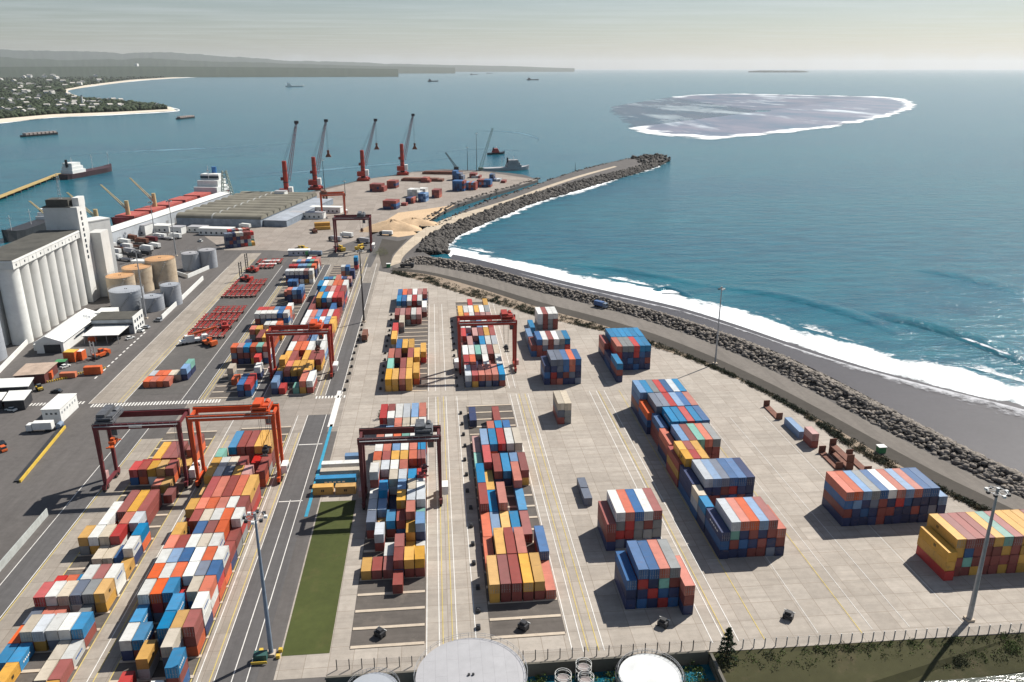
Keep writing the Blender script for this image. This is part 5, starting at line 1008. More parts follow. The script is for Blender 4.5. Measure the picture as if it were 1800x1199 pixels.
roofed('workshop', 'low workshop with a tan roof and dark red walls', [(22, 662), (78, 658), (102, 637), (46, 640)], 4.2, pm('tan_roof', (.42, .32, .25), .7), pm('dark_red_wall', (.13, .04, .035), .7)); roofed('canopy_shed', 'white roofed canopy at the left edge, upper of two', [(-30, 684), (50, 680), (60, 664), (-12, 667)], 4.0, WHITE, DARK); roofed('canopy_shed', 'white roofed canopy at the left edge above the parked cars', [(4, 706), (42, 704), (56, 686), (16, 688)], 4.0, WHITE, DARK); roofed('canopy_shed', 'white roof corner cut by the left edge below two canopies', [(-40, 708), (2, 704), (12, 690), (-30, 692)], 3.6, WHITE, DARK)
wo_ = empty('white_office', (-143.6, 278.6, 0)); tag(wo_, 'white box-shaped office beside the wide road', 'building'); hh = height_at(-143.6, 278.6, 721); MB().box(0, 6.3, 0, 14.5, 0, hh).build('wall', WHITE, wo_); MB().box(-.2, 6.5, -.2, 14.7, hh, hh + .25).build('roof', WHITE, wo_)
for x in (1.2, 2.8, 4.4): MB().box(x, x + .8, -.06, 0, hh - 2, hh - 1.2).build('window', GLASS, wo_)
for y in range(6): MB().box(6.3, 6.34, 1 + y * 2.2, 1.9 + y * 2.2, hh - 2.2, hh - 1.3).build('window', pm('pale_glass', (.3, .32, .33), .3), wo_)
cb = empty('cabin', tuple(G(507, 450, 0)), 0); tag(cb, 'long low white cabin with three dark windows beyond the far blocks', 'cabin'); MB().box(0, 14, 0, 5, 0, 3.6).build('wall', pm('cabin_wall', (.45, .47, .52), .7), cb); MB().box(-.4, 14.4, -.4, 5.4, 3.6, 3.9).build('roof', WHITE, cb)
for x in (3, 6.4, 9.8): MB().box(x, x + 1.1, -.05, 0, 1.2, 2.4).build('window', GLASS, cb)
# sheds of the old harbour
QD = Vector((.2095, .978, 0)).normalized(); QR = math.atan2(QD.y, QD.x) - PI / 2
ws = empty('quay_shed', (-234, 597, 0), QR); tag(ws, 'very long pale shed behind the lorry park, hiding the ship', 'shed'); MB().box(-13, 0, 0, 196, 0, 9.6).build('wall', pm('pale_blue_wall', (.44, .47, .50), .7, .08, .08, .3), ws); MB().yprism([(-13.4, 9.5), (.4, 9.5), (.4, 9.75), (-6.5, 11.5), (-13.4, 9.75)], -.3, 196.3).build('roof', WHITEW, ws)
dr = MB()
for k in range(14): dr.box(0, .06, 6 + k * 13.6, 10 + k * 13.6, 0, 4.5)
dr.build('door', STEEL, ws)
bw = empty('vaulted_warehouse', (-211, 672, 0), QR); tag(bw, 'warehouse of many olive-grey barrel vaults side by side', 'warehouse')
MV = pm('vault_roof', (.20, .185, .145), .85, .22, .05, .5, (.11, .10, .085)); MB().box(0, 72, 0, 132, 0, 6.2).build('wall', pm('blue_grey_wall', (.22, .26, .31), .7), bw)
for k in range(10):
    y = 6.6 + k * 13.2; pr = [(y - 6.2 * math.cos(PI * i / 10), 6.2 + 3.6 * math.sin(PI * i / 10)) for i in range(11)]
    vt = MB().xprism(pr[::-1], -.4, 72.4).build('vault', MV, bw, smooth=True); MB().xprism([(y - 6.3 * math.cos(PI * i / 10), 6.22 + 3.72 * math.sin(PI * i / 10)) for i in range(11)][::-1], 30, 31.2).build('skylight', pm('pale_skylight', (.42, .42, .39), .6), vt)
MB().box(72.6, 92, 4, 120, 0, 5).build('annex', pm('blue_grey_wall', (.22, .26, .31), .7), bw); MB().box(72.5, 92.3, 3.8, 120.2, 5, 5.25).build('annex_roof', pm('annex_roof', (.33, .36, .40), .7, .2, .1, .4), bw)
for i, (x, y, w_, d_, h_, lb) in enumerate(((222, 413, 16, 12, 7.5, 'white two-storey house by the lorry park'), (268, 408, 14, 9, 5, 'low white house behind the nearer lorries'), (300, 412, 9, 8, 5.5, 'small white gabled house before the vaulted warehouse'), (350, 413, 26, 8, 5.0, 'long white building at the corner of the vaulted warehouse'), (330, 408, 14, 8, 4, 'small grey house left of the long white one'), (455, 394, 20, 7, 4, 'white lodge among cars below the warehouse annex'), (508, 384, 30, 9, 5, 'long white building with dark openings by the annex'), (545, 374, 28, 8, 5, 'white building nearest the farthest gantry crane'), (484, 359, 10, 8, 12, 'white tower-like bins beside the first harbour crane'), (232, 470, 13, 6, 4, 'low white roof behind the rust-topped tanks'), (222, 484, 14, 7, 4, 'flat white shed by the foot of the white high block'))):
    p = G(x, y, 0); o = empty('port_house', (p.x, p.y, 0), QR); tag(o, lb, 'building'); MB().box(0, w_, 0, d_, 0, h_).build('wall', WHITE, o); MB().box(-.3, w_ + .3, -.3, d_ + .3, h_, h_ + .3).build('roof', WHITEW if i % 2 else GT, o)
    wn = MB(); n = max(2, int(w_ / 4))
    for k in range(n): wn.box(1 + k * (w_ - 1) / n, 2.4 + k * (w_ - 1) / n, -.05, 0, 1.0, 2.6)
    wn.build('window', GLASS, o)
for a, lb in (((740, 318), 'flat dark stack of steel plates on the quay, nearer the white boxes'), ((775, 306), 'flat dark stack of steel plates on the quay towards the small crane')):
    p = G(*a, 0); tag(MB().box(-22, 26, -5, 6, 0, 2.6).box(-20, 20, -4, 5, 2.6, 3.4).build('plate_stack', RUST, None, (p.x, p.y, 0), QR), lb, 'steel stack')
M_HEAP = ground_mat('heaped_sand', (.56, .40, .25), None, .12, .3, (.36, .23, .14), .95)
def heap(px, r, h, label):
    p = G(*px, 0); n = 26; V = []; Fc = []; K = 7
    for k in range(K + 1):
        for i in range(n):
            a = 2 * PI * i / n; q = r * k / K * (1 + .18 * math.sin(3 * a + px[0]) + .08 * math.sin(7 * a)); V.append((q * 1.5 * math.cos(a), q * math.sin(a), h * (1 - (k / K) ** 1.4) * (1 + .15 * math.sin(5 * a + k)) - .05))
    for k in range(K):
        for i in range(n): Fc.append((k * n + i, (k + 1) * n + i, (k + 1) * n + (i + 1) % n, k * n + (i + 1) % n))
    tag(link('sand_heap', raw('sand_heap', V, Fc, M_HEAP, True), None, (p.x, p.y, 0)), label, 'sand heap')
heap((688, 402), 16, 7, 'broad heap of tan sand beside the dark red gantry crane'); heap((725, 394), 14, 5, 'lower heap of brown sand by the canal head')
# ------------------------------------------------------------------ vehicles
def wheels(r, xs, ys, rad, w=.35, parent=None):
    for x in xs:
        for y in ys: MB().tube((x - w / 2, y, rad), (x + w / 2, y, rad), rad, 12).build('wheel', RUBBER, r)
def car(px, paint, label, rz=0.0, van=False, z=0):
    p = G(*px, z); r = empty('parked_car', (p.x, p.y, z), rz); tag(r, label, 'car'); h = .95 if not van else 1.1
    MB().xprism([(-2.1, .3), (2.1, .3), (2.1, .8), (1.2, h), (-2.0, h), (-2.1, .8)][::-1], -.88, .88).build('body', paint, r)
    c = MB().xprism([(-1.9 if van else -1.5, h), (1.0, h), (.35, 1.5 if not van else 1.9), (-1.8 if van else -1.2, 1.5 if not van else 1.9)][::-1], -.78, .78).build('cabin', GLASS, r); MB().box(-.74, .74, -1.15 if not van else -1.75, .3, 1.505 if not van else 1.905, 1.54 if not van else 1.94).build('roof', paint, c); wheels(r, (-.8, .8), (-1.35, 1.35), .33, .2); return r
SILV = pm('silver_paint', (.42, .43, .45), .35, .1, 1, .1, metal=.4); BLKP = pm('black_paint', (.02, .021, .024), .35, .2, 1, .1)
for px, m, lb, rz, van in (((14, 705), WHITE, 'white car with its tail to the canopy at the left edge', 1.2, False), ((14, 714), REDP, 'bright red pickup between two white cars', 1.2, True), ((20, 722), WHITE, 'white car nearest the empty asphalt at the left edge', 1.2, False), ((205, 598), DARK, 'dark car under the edge of the carport', -.4, False), ((229, 596), WHITE, 'white car parked alone outside the carport', -.6, False), ((246, 583), WHITE, 'white car beside the office end wall, nearer of two', 1.3, False), ((256, 577), SILV, 'silver car beside the office end wall, farther of two', 1.3, False), ((278, 565), SILV, 'silver-blue van by the end of the bund wall', 1.2, True), ((115, 646), WHITE, 'white car next to the orange bins', -.5, False), ((5, 792), ORANGEP, 'orange loader-like car at the left edge', .8, True), ((3, 782), BLKP, 'black car at the left edge above an orange one', .8, False), ((352, 425), WHITE, 'white car on the lorry park nearest the avenue', 1.0, True), ((100, 690), DARK, 'dark car by the small crosswalk', 1.4, False)): car(px, m, lb, rz, van)
def lorry(px, cabm, boxm, label, rz, Lb=9.0, boxh=2.7, name='parked_lorry', z=0.0, boxed=True, cat='lorry', group=None):
    p = G(*px, z); r = empty(name, (p.x, p.y, z), rz); tag(r, label, cat, group)
    c = MB().xprism([(Lb + .3, .7), (Lb + 2.3, .7), (Lb + 2.3, 1.9), (Lb + 2.0, 3.0), (Lb + .3, 3.0)][::-1], -1.2, 1.2).build('cab', cabm, r); MB().box(-1.05, 1.05, Lb + 2.2, Lb + 2.34, 1.9, 2.7).build('windscreen', GLASS, c)
    MB().box(-.5, .5, -.2, Lb + .3, .7, 1.05).build('chassis', DARK, r)
    if boxed: MB().box(-1.24, 1.24, 0, Lb, 1.06, 1.06 + boxh).build('box_body', boxm, r)
    else: MB().box(-1.24, 1.24, 0, Lb, 1.06, 1.3).box(-1.24, -1.16, 0, Lb, 1.3, 2.0).box(1.16, 1.24, 0, Lb, 1.3, 2.0).box(-1.16, 1.16, -.08, 0, 1.06, 2.1).build('tipper_body', boxm, r)
    wheels(r, (-1.0, 1.0), (.9, 2.2, Lb + 1.2), .5); return r
LG = 'lorries parked below the pale shed'
lor = [((204, 436), WHITE, WHITE), ((216, 440), RUST, RUST), ((228, 430), WHITE, LG), ((212, 447), WHITE, WHITE), ((236, 447), DARK, GT), ((232, 438), BLUP, WHITE), ((250, 437), RUST, RUST), ((268, 442), WHITE, WHITE), ((281, 437), SILV, WHITE), ((265, 450), DARK, DARK), ((214, 456), REDP, WHITE), ((232, 460), WHITE, GT), ((248, 455), DARK, DARK), ((260, 429), RUST, RUST), ((276, 426), RUST, MARP), ((292, 420), WHITE, WHITE), ((304, 422), WHITE, WHITE), ((318, 420), WHITE, WHITE), ((240, 423), RUST, RUST), ((225, 421), WHITE, GREENP)]
for i, (px, cm, bmm) in enumerate(lor):
    bmm = WHITE if isinstance(bmm, str) else bmm
    lorry(px, cm, bmm, ['white', 'rusty', 'white', 'white', 'grey', 'white', 'rusty', 'white', 'white', 'black', 'white', 'grey', 'black', 'rusty', 'maroon', 'white', 'white', 'white', 'rusty', 'green'][i] + ' lorry parked on the lorry ground, ' + ROWW[i] + ' counted from the silos', QR + 1.25 + random.uniform(-.1, .1), 8 + random.uniform(0, 3), 2.4 + random.random() * .6, boxed=(i % 5 != 1), group=LG)
for px, lb in (((620, 418), 'white lorry seen under the dark red gantry crane'), ((440, 402), 'white bus before the warehouse annex'), ((463, 397), 'pale lorry next to the white bus'), ((600, 425), 'black lorry with a load beneath the dark red gantry crane'), ((650, 428), 'grey lorry near the right leg of the dark red gantry crane')): lorry(px, WHITE if 'white' in lb or 'pale' in lb else DARK, WHITE if 'white' in lb or 'pale' in lb else GT, lb, QR + 1.2, 9)
lorry((1046, 538), BLUP, pm('blue_tarp', (.06, .12, .26), .6), 'small blue lorry driving on the coast road', math.radians(-138) + 0, 5.5, 2.3, 'lorry'); lorry((1764, 842), BLKP, pm('dark_load', (.06, .035, .035), .7), 'dark lorry on the coast road at the right edge', math.radians(-128), 5.5, 1.9, 'lorry', boxed=False); lorry((704, 470), DARK, DARK, 'dark tipper lorry at the start of the coast road', math.radians(-100), 6.5, 2.0, 'tipper_lorry', boxed=False)
lorry((641, 602), WHITE, RUST, 'container lorry standing on the upper road by the slender mast', 0.0, 9, 2.6, 'lorry'); lorry((690, 414), DARK, WHITE, 'white topped lorry on the gravel by the sand heap', 1.3, 8, 2.5, 'lorry'); lorry((566, 450), GREENP, BLUP, 'dark lorry parked across behind the second far block', 1.4, 9, 2.4, 'lorry')
lorry((95, 757), WHITE, WHITE, 'white box lorry parked in front of the white office', PI / 2, 6.5, 2.6, 'box_lorry')
o = empty('water_bowser', tuple(G(106, 752, 0))); tag(o, 'small blue tank trailer beside the white office', 'trailer'); MB().tube((0, -1.4, 1.3), (0, 1.4, 1.3), .9, 14).build('tank', BLUP, o); MB().box(-.8, .8, -1.6, 1.6, .3, .5).build('frame', BLUEP, o); wheels(o, (-.8, .8), (0,), .35)
def stacker(px, paint, label, rz, mast=None, boom=None, name='container_handler'):
    p = G(*px, 0); r = empty(name, (p.x, p.y, 0), rz); tag(r, label, 'container handler')
    MB().box(-1.6, 1.6, -3.5, 3, .9, 2.2).box(-1.7, 1.7, -4.2, -2.6, .8, 2.8).build('body', paint, r); c = MB().box(-.8, .8, -1.6, .4, 2.2, 3.9).build('cab', paint, r); MB().box(-.7, .7, .4, .46, 2.5, 3.7).box(-.86, -.8, -1.4, .2, 2.6, 3.7).box(.8, .86, -1.4, .2, 2.6, 3.7).build('window', GLASS, c)
    wheels(r, (-1.5, 1.5), (-2.4, 2.2), .9, .6)
    if mast:
        mm = MB()
        for x in (-1.1, 1.1): mm.box(x - .22, x + .22, 3.1, 3.5, .3, mast)
        for z in np.arange(1, mast, 1.6): mm.box(-1.1, 1.1, 3.2, 3.4, z, z + .2)
        mm.build('mast', DARK if mast > 8.5 else STEEL, r); MB().box(-3.0, 3.0, 3.5, 4.0, 1.0, 1.5).build('spreader', DARK, r)
    if boom: MB().beam((0, -2.5, 3.2), (0, boom[0], boom[1]), .9, .8).build('boom', paint if not boom[2] else boom[2], r); MB().box(-3, 3, boom[0] - .6, boom[0] + .6, boom[1] - 1.4, boom[1] - .8).build('spreader', DARK, r)
    return r
stacker((177, 628), ORANGEP, 'orange container handler with a grey mast on the workshop yard', 2.6, 8.4); stacker((433, 494), REDP, 'red container handler with a tall dark mast at the chassis park, nearer of two', 1.2, 11.5); stacker((443, 478), REDP, 'red container handler with a tall dark mast at the chassis park, farther of two', 1.2, 11.5)
stacker((600, 441), YELLOWP, 'yellow loader under the dark red gantry crane, left of two', .5, None, (4, 3.5, None)); stacker((633, 439), YELLOWP, 'yellow loader under the dark red gantry crane, right of two', -.5, None, (4, 3.5, None)); stacker((532, 441), YELLOWP, 'yellow bulldozer-like loader above the long cabin', .9, None, (4, 3, None)); stacker((396, 578), REDP, 'red tractor at the left end of the leftmost far block', .3, None, (3, 2.5, None)); stacker((553, 409), RUST, 'brown loader by the two yellow boxes', .3, None, (3, 2.5, None))
mc_ = empty('mobile_crane', tuple(G(340, 603, 0)), -1.1); tag(mc_, 'white mobile crane with a long orange boom among the trailers', 'mobile crane'); MB().box(-1.5, 1.5, -6, 6, 1.0, 2.1).build('carrier', WHITE, mc_); MB().box(-1.5, 1.5, 4.2, 6.6, 1.2, 3.3).build('cab', WHITE, mc_); MB().box(-1.4, 1.4, -3.4, .6, 2.1, 4.2).build('upper_house', WHITE, mc_); MB().beam((0, -2, 4.0), (1.5, 11, 6.5), .8, .9).build('boom', ORANGEP, mc_); MB().box(-1.3, 1.3, 6.6, 6.66, 2.2, 3.1).build('windscreen', GLASS, mc_); wheels(mc_, (-1.3, 1.3), (-4.8, -3.2, 1.0, 3.2), .65, .5)
stacker((368, 607), ORANGEP, 'orange forklift at the foot of the mobile crane boom', .9, 4.0)
# orange bins and boxes on the workshop yard
def skip(px, w_, d_, h_, m, label, rz=0.0, name='orange_container', roof=None):
    p = G(*px, 0); o = empty(name, (p.x, p.y, 0), rz); tag(o, label, 'container'); mb = MB().box(0, w_, 0, d_, .15, h_)
    for k in range(int(w_ / .7)): mb.box(.25 + k * .7, .4 + k * .7, -.05, 0, .3, h_ - .2)
    mb.build('body', m, o); MB().box(.1, w_ - .1, .1, d_ - .1, h_, h_ + .08).build('lid', roof or m, o); 
    for x in (.1, w_ - .4): MB().box(x, x + .3, .2, d_ - .2, 0, .15).build('skid', DARK, o)
skip((113, 637), 5.0, 4.5, 4.6, ORANGEP, 'tall orange box with a yellow top beside the white shed', -.12, roof=YELLOWP); skip((133, 634), 3.2, 3.6, 4.2, ORANGEP, 'orange box with window-like openings next to the yellow-topped one', -.12, 'orange_container', WHITEW); skip((148, 660), 6.8, 2.6, 3.4, ORANGEP, 'long orange container on the workshop yard edge', .05); skip((105, 666), 6.2, 2.4, 2.2, pm('salmon_paint', (.52, .16, .08), .6), 'low salmon container beside the workshop', .05); skip((78, 669), 3, 4, 3, ORANGEP, 'orange container standing at the workshop corner', .3); skip((96, 646), 4.5, 4, 2.2, DARK, 'dark skip filled with green netting', .1, 'green_skip', GREENP); skip((155, 602), 3.4, 2.6, 2.2, ORANGEP, 'orange case in the shade of the carport', .2)
MKB2 = MB()
for k in range(26): 
    p = G(78 + k * 4.2, 671 - k * .9 + (3 if k < 10 else 0), 0); MKB2.box(p.x, p.x + .5, p.y, p.y + .4, 0, .8)
tag(MKB2.build('barrier_row', YELLOWP), 'yellow and black barrier row edging the workshop yard', 'barrier')
o = empty('yellow_loader', tuple(G(70, 686, 0)), .7); tag(o, 'yellow tractor parked by the small crosswalk', 'tractor'); MB().box(-.9, .9, -1.8, 1.8, .7, 1.5).build('body', YELLOWP, o); MB().box(-.7, .7, -.9, .5, 1.5, 2.7).build('cab', GLASS, o); wheels(o, (-.9, .9), (-1.1, 1.1), .6)
# ---- skeletal trailers in the chassis park
def chassis():
    r = empty('container_trailer', (0, 0, 0)); tag(r, 'red skeletal container trailer in the chassis park', 'trailer', 'red trailers in the chassis park')
    mb = MB().box(-.55, -.3, 0, 12, 1.0, 1.3).box(.3, .55, 0, 12, 1.0, 1.3)
    for y in (0, 4, 8, 11.6): mb.box(-1.2, 1.2, y, y + .4, 1.05, 1.32)
    for y in (2, 6, 10): mb.box(-.3, .3, y, y + .25, 1.05, 1.25)
    mb.build('frame', REDP, r)
    for y in (1.2, 2.6): 
        for x in (-.95, .95): MB().tube((x - .28, y, .5), (x + .28, y, .5), .5, 10).build('wheel', RUBBER, r)
    for x in (-.5, .5): MB().box(x - .08, x + .08, 9.6, 9.8, .1, 1.0).build('landing_leg', STEEL, r)
    MB().box(-1.0, 1.0, .15, .6, 1.33, 1.4).build('mudguard', pm('cream_mudguard', (.55, .45, .38), .6), r)
    return r
proto = chassis(); first = True
for v, us in ((335, []), (371, [0, 1, 2, 3, 4, 5, 6]), (384.5, [0, 1, 2, 3, 4, 5, 6]), (398, [0, 1, 2, 3, 4, 5, 6]), (411, [1, 2, 3, 4, 5, 6]), (443, [0, 1, 2, 3, 4, 5, 6]), (456, [0, 1, 2, 3, 4, 5, 6]), (469, [0, 3, 4, 5, 6]), (511, [2, 3, 4, 5]), (524, [1, 2, 4, 5, 6])):
    for k in us:
        o = proto if first else copy_tree(proto); first = False
        o.location = (-119.6 + k * 2.72 + random.uniform(-.2, .2), v + random.uniform(-.5, .5), .05)
for px, lb, col in (((462, 462), 'white-decked trailer at the far end of the chassis park', WHITE), ((455, 468), 'white flat trailer beside the red ones at the far end', WHITE)):
    p = G(*px, 0); tag(MB().box(0, 11, 0, 2.4, .9, 1.3).build('flat_trailer', col, None, (p.x, p.y, .04)), lb, 'trailer')
# flat racks and little things on the concrete yard
def rack(u, v, label, rz=0.0, z=.03):
    r = empty('flat_rack', (u, v, z), rz); tag(r, label, 'flat rack'); MB().box(-1.2, 1.2, 0, 12, .0, .45).build('deck', RUST, r)
    for y in (0, 11.75): MB().box(-1.2, 1.2, y, y + .25, .46, 2.6).build('end_wall', RUST, r)
rack(123.3, 256.5, 'brown flat rack lying alone by the kerb, nearest the coast road'); rack(126.5, 217.5, 'brown flat rack behind the eleven-wide stack, left of three'); rack(129.8, 217.0, 'brown flat rack behind the eleven-wide stack, middle one of three'); rack(134.2, 214.0, 'rust-red flat rack behind the eleven-wide stack, right of three')
rack(129.8, 217.2, 'brown flat rack stacked upon the middle one behind the eleven-wide stack', 0, 2.66)
o = empty('white_kiosk', (146.4, 227.9, 0)); tag(o, 'dark kiosk with a white roof standing in the roadside scrub', 'kiosk'); MB().box(-1.2, 1.2, -1, 1, 0, 2.2).build('wall', GREENP, o); MB().box(-1.4, 1.4, -1.2, 1.2, 2.2, 2.4).build('roof', WHITE, o)
o = empty('white_kiosk', tuple(G(683, 470, 0))); tag(o, 'small kiosk with a white roof by the pale green bush', 'kiosk'); MB().box(-1.2, 1.2, -1, 1, 0, 2.4).build('wall', GREENP, o); MB().box(-1.4, 1.4, -1.2, 1.2, 2.4, 2.6).build('roof', WHITE, o)
for px, lb in (((920, 1106), 'dark two-wheeled work barrow at the near end of the craneless block'), ((1165, 1101), 'dark work barrow with a white bar near the nearest middle stack'), ((1385, 1088), 'dark green work barrow alone on the stained concrete'), ((668, 1119), 'dark work barrow on the near end of the lawn-side block')):
    p = G(*px, 0); o = empty('work_barrow', (p.x, p.y, .03), -.7); tag(o, lb, 'barrow'); MB().box(-1.1, 1.1, -.8, .8, .6, 1.5).build('tray', DARK, o); MB().box(-1.3, 1.3, .82, .95, 1.5, 1.68).build('bar', WHITE, o); MB().box(-.7, .7, -.5, .6, 1.5, 2.1).build('engine', DARK, o); wheels(o, (-.9, .9), (-.5, .5), .35)
bl = MB()
def bollard(px, i, grp):
    p = G(*px, 0); o = BOLL.copy(); COL.objects.link(o); o.location = (p.x, p.y, .02); return o
BOLL = MB().box(-.5, .5, -.6, .6, 0, .8).box(-.3, .3, -.4, .4, .8, 1.0).build('concrete_block', DARK, None, (6.9, 152, .02)); tag(BOLL, 'dark concrete block on the line between lane and block', 'concrete block', 'dark concrete blocks along the yard lanes')
for u, v0, v1, st in ((7.4, 158, 275, 9.5), (6.6, 300, 390, 9), (-38.2, 300, 400, 8.5), (-24.2, 300, 405, 8.5)):
    v = v0
    while v < v1: o = BOLL.copy(); COL.objects.link(o); o.location = (u + random.uniform(-.3, .3), v, .02); v += st + random.uniform(-1, 1)
o = empty('generator', (-40.6, 146.2, 0)); tag(o, 'dark green generator with a yellow barrier at the foot of the blue-grey mast', 'generator'); MB().box(-1.6, 1.2, -.9, .9, .2, 1.9).build('body', pm('dark_green', (.03, .09, .08), .6), o); MB().box(-2, 1.4, -1.6, -1.45, .3, .9).build('barrier', YELLOWP, o)
for x, y in ((-37.2, 146.6), (-37.0, 148.6), (-41.2, 148.8)): tag(MB().box(-.4, .4, -.4, .4, 0, .8).build('yellow_block', YELLOWP, None, (x, y, .02)), 'yellow block guarding the foot of the blue-grey mast', 'block', 'yellow blocks round the blue-grey mast')
# ------------------------------------------------------------------ ships and the far shore
def hull(r, Ln, B, z0, z1, m, name='hull', bow=.22):
    st = [(0, .72), (.06, .95), (.15, 1), (1 - bow, 1), (1 - bow * .5, .72), (1 - bow * .15, .3), (1, .03)]; V = []; Fc = []
    for t, b in st:
        rise = 1.5 * max(0, (t - .8) / .2) ** 2 * (z1 - z0) * .25
        V += [(-B / 2 * b * .82, Ln * min(t, .985), z0), (B / 2 * b * .82, Ln * min(t, .985), z0), (B / 2 * b, Ln * t, z1 + rise), (-B / 2 * b, Ln * t, z1 + rise)]
    n = len(st)
    for i in range(n - 1):
        a = 4 * i
        for k in range(4): Fc.append((a + k, a + (k + 1) % 4, a + 4 + (k + 1) % 4, a + 4 + k))
    Fc += [(3, 2, 1, 0), (4 * n - 4, 4 * n - 3, 4 * n - 2, 4 * n - 1)]
    return MB().add(V, [f[::-1] for f in Fc]).build(name, m, r)
def ship(p, rz, Ln, B, fb, hm, label, sup=(.12, .25, 12, WHITE), cat='ship', masts=(.5,), extra=None, name='ship'):
    r = empty(name, (p[0], p[1], SEA_Z), rz); tag(r, label, cat); hull(r, Ln, B, -2, fb, hm)
    a, b, h, m = sup; sp = MB()
    for k in range(3): sp.box(-B * (.46 - .05 * k), B * (.46 - .05 * k), Ln * (a + .015 * k), Ln * (b - .03 * k), fb + .02 + h * k / 3, fb + .01 + h * (k + 1) / 3)
    s = sp.build('superstructure', m, r); MB().box(-B * .37, B * .37, Ln * (b - .06), Ln * (b - .06) + .06, fb + h * .75, fb + h * .9).build('bridge_window', GLASS, s)
    MB().cyl(0, Ln * (a + .02), fb + h * .6, fb + h * 1.35, B * .09, 12).build('funnel', BLUEP if Ln > 100 else DARK, r)
    for t in masts: MB().cyl(0, Ln * t, fb, fb + h * 1.5, .25, 6).box(-1.5, 1.5, Ln * t - .1, Ln * t + .1, fb + h * 1.2, fb + h * 1.25).build('mast', WHITE, r)
    return r
QA = (-262.0, 640.0); QDD = (QD.x, QD.y)
stern = on_line(388, QA, QDD, 6); hd = PI + QR
bk = ship((stern.x, stern.y), hd, 190, 26, 8.5, MARP, 'maroon bulk carrier with cream deck cranes behind the pale shed', (.03, .17, 17, WHITE), masts=(.12,), name='bulk_carrier')
for k in range(5): MB().box(-8.5, 8.5, 38 + k * 28, 60 + k * 28, 8.6, 10.6).build('hatch_cover', pm('hatch_red', (.42, .10, .08), .65), bk)
CRM = pm('cream_crane', (.55, .42, .22), .6); 
for i, (px, tx, ty) in enumerate(((273, 243, 303), (226, 195, 308), (172, 144, 314), (112, 80, 318))):
    q = on_line(px, QA, QDD, 6); d = Vector((q.x - stern.x, q.y - stern.y)).length; z = 22
    c = MB().cyl(0, d, 8.6, z, 1.9, 14, 1.6).build('deck_crane', CRM, bk); j = MB()
    for s in (-1.2, 1.2): j.tube((s, d, 15), (10 + s * .4, d + 15, z + 15), .45, 6, .3)
    j.build('jib', CRM, c)
p = G(56, 424, SEA_Z); ship((p.x - 12, p.y + 74), hd + .15, 80, 15, 7, DARK, 'black bowed small ship moored behind the silo gallery', (.1, .25, 8, WHITE), masts=(.85, .5))
p = G(112, 316, SEA_Z); ship((p.x, p.y), -.25, 92, 17, 6, pm('dark_hull', (.06, .03, .035), .6), 'white and maroon tanker lying at the end of the jetty', (.08, .34, 12, WHITE), masts=(.2, .95, .6))
for a, b, lb in (((38, 241), (102, 236), 'long dark lighter with pale deck cargo in the bay'), ((312, 210), (341, 207), 'small black lighter off the headland tip')):
    p, q = G(*a, SEA_Z), G(*b, SEA_Z); d = q - p; o = empty('lighter', (p.x, p.y, SEA_Z), math.atan2(d.y, d.x) - PI / 2); tag(o, lb, 'barge'); hull(o, d.length, 14, -1, 3.2, DARK, bow=.08)
    if d.length > 70:
        mb = MB()
        for k in range(8): mb.box(-5, 5, d.length * (.08 + .11 * k), d.length * (.15 + .11 * k), 3.2, 7)
        mb.build('deck_cargo', pm('pale_cargo', (.4, .33, .3), .8), o)
for px, Ln, lb in (((502, 153), 130, 'white ship anchored far out in the bay'), ((752, 143.6), 110, 'dark ship anchored far out, middle of the bay'), ((826, 131.5), 170, 'distant hazy ship near the horizon, left of two'), ((855, 129.5), 170, 'distant hazy ship near the horizon, right of two'), ((926, 141), 150, 'dark ship far out with its bridge towards the port')):
    p = G(*px, SEA_Z); ship((p.x, p.y), -1.2, Ln, 20, 9, WHITE if 'white' in lb else BLKP, lb, (.1, .3, 16, WHITE if 'white' in lb else MACH))
p = G(858, 272, SEA_Z); ship((p.x, p.y), -1.1, 30, 9, 2.6, BLKP, 'small tug with a dark hull passing the terminal', (.3, .6, 6, REDP), cat='tug', name='tug')
p = G(850, 301, SEA_Z); ship((p.x, p.y), -1.35, 62, 13, 4, GT, 'grey dredger moored beyond the stacked boxes', (.5, .8, 9, pm('dredger_grey', (.3, .3, .31), .7)), cat='dredger', masts=(.65, .4), name='dredger')
def crane_small(px, tip, m, lb, w):
    p = G(*px, 0); r = empty('crawler_crane', (p.x, p.y, 0)); tag(r, lb, 'crane'); MB().box(-3, 3, -2.5, 2.5, .3, 4).build('body', m, r); zt = height_at(p.x, p.y, tip[1]); t = G(tip[0], tip[1], zt); lattice(MB(), (0, 0, 3.5), (t.x - p.x, t.y - p.y, zt), w, w * .5, 12, .2).build('boom', m, r)
crane_small((845, 300), (866, 225), pm('crane_green', (.16, .24, .2), .6), 'pale green lattice crane standing by the dredger', 3.4); crane_small((802, 299), (783, 268), DARK, 'dark small crane with a short leaning boom on the quay', 2.2)
p = G(402, 356, 0); o = empty('loading_tower', (p.x, p.y, 0)); tag(o, 'green-grey lattice loading tower at the end of the pale shed', 'tower'); lattice(MB(), (0, 0, 0), (-1, 0, height_at(p.x, p.y, 300)), 11, 3.5, 9, .35).build('lattice', pm('lattice_green', (.3, .36, .32), .6), o)
a, b = G(-40, 361, 0), G(104, 305, 0); d = b - a; o = empty('jetty', tuple(a), math.atan2(d.y, d.x) - PI / 2); tag(o, 'long ochre jetty on dark piles leading to the tanker', 'jetty'); MB().box(-3, 3, 0, d.length, -.6, .4).build('deck', pm('ochre_deck', (.42, .30, .12), .8), o)
for k in range(12): MB().box(-3.5, 3.5, k * d.length / 12, k * d.length / 12 + 3, -7, -.61).build('pile', DARK, o)
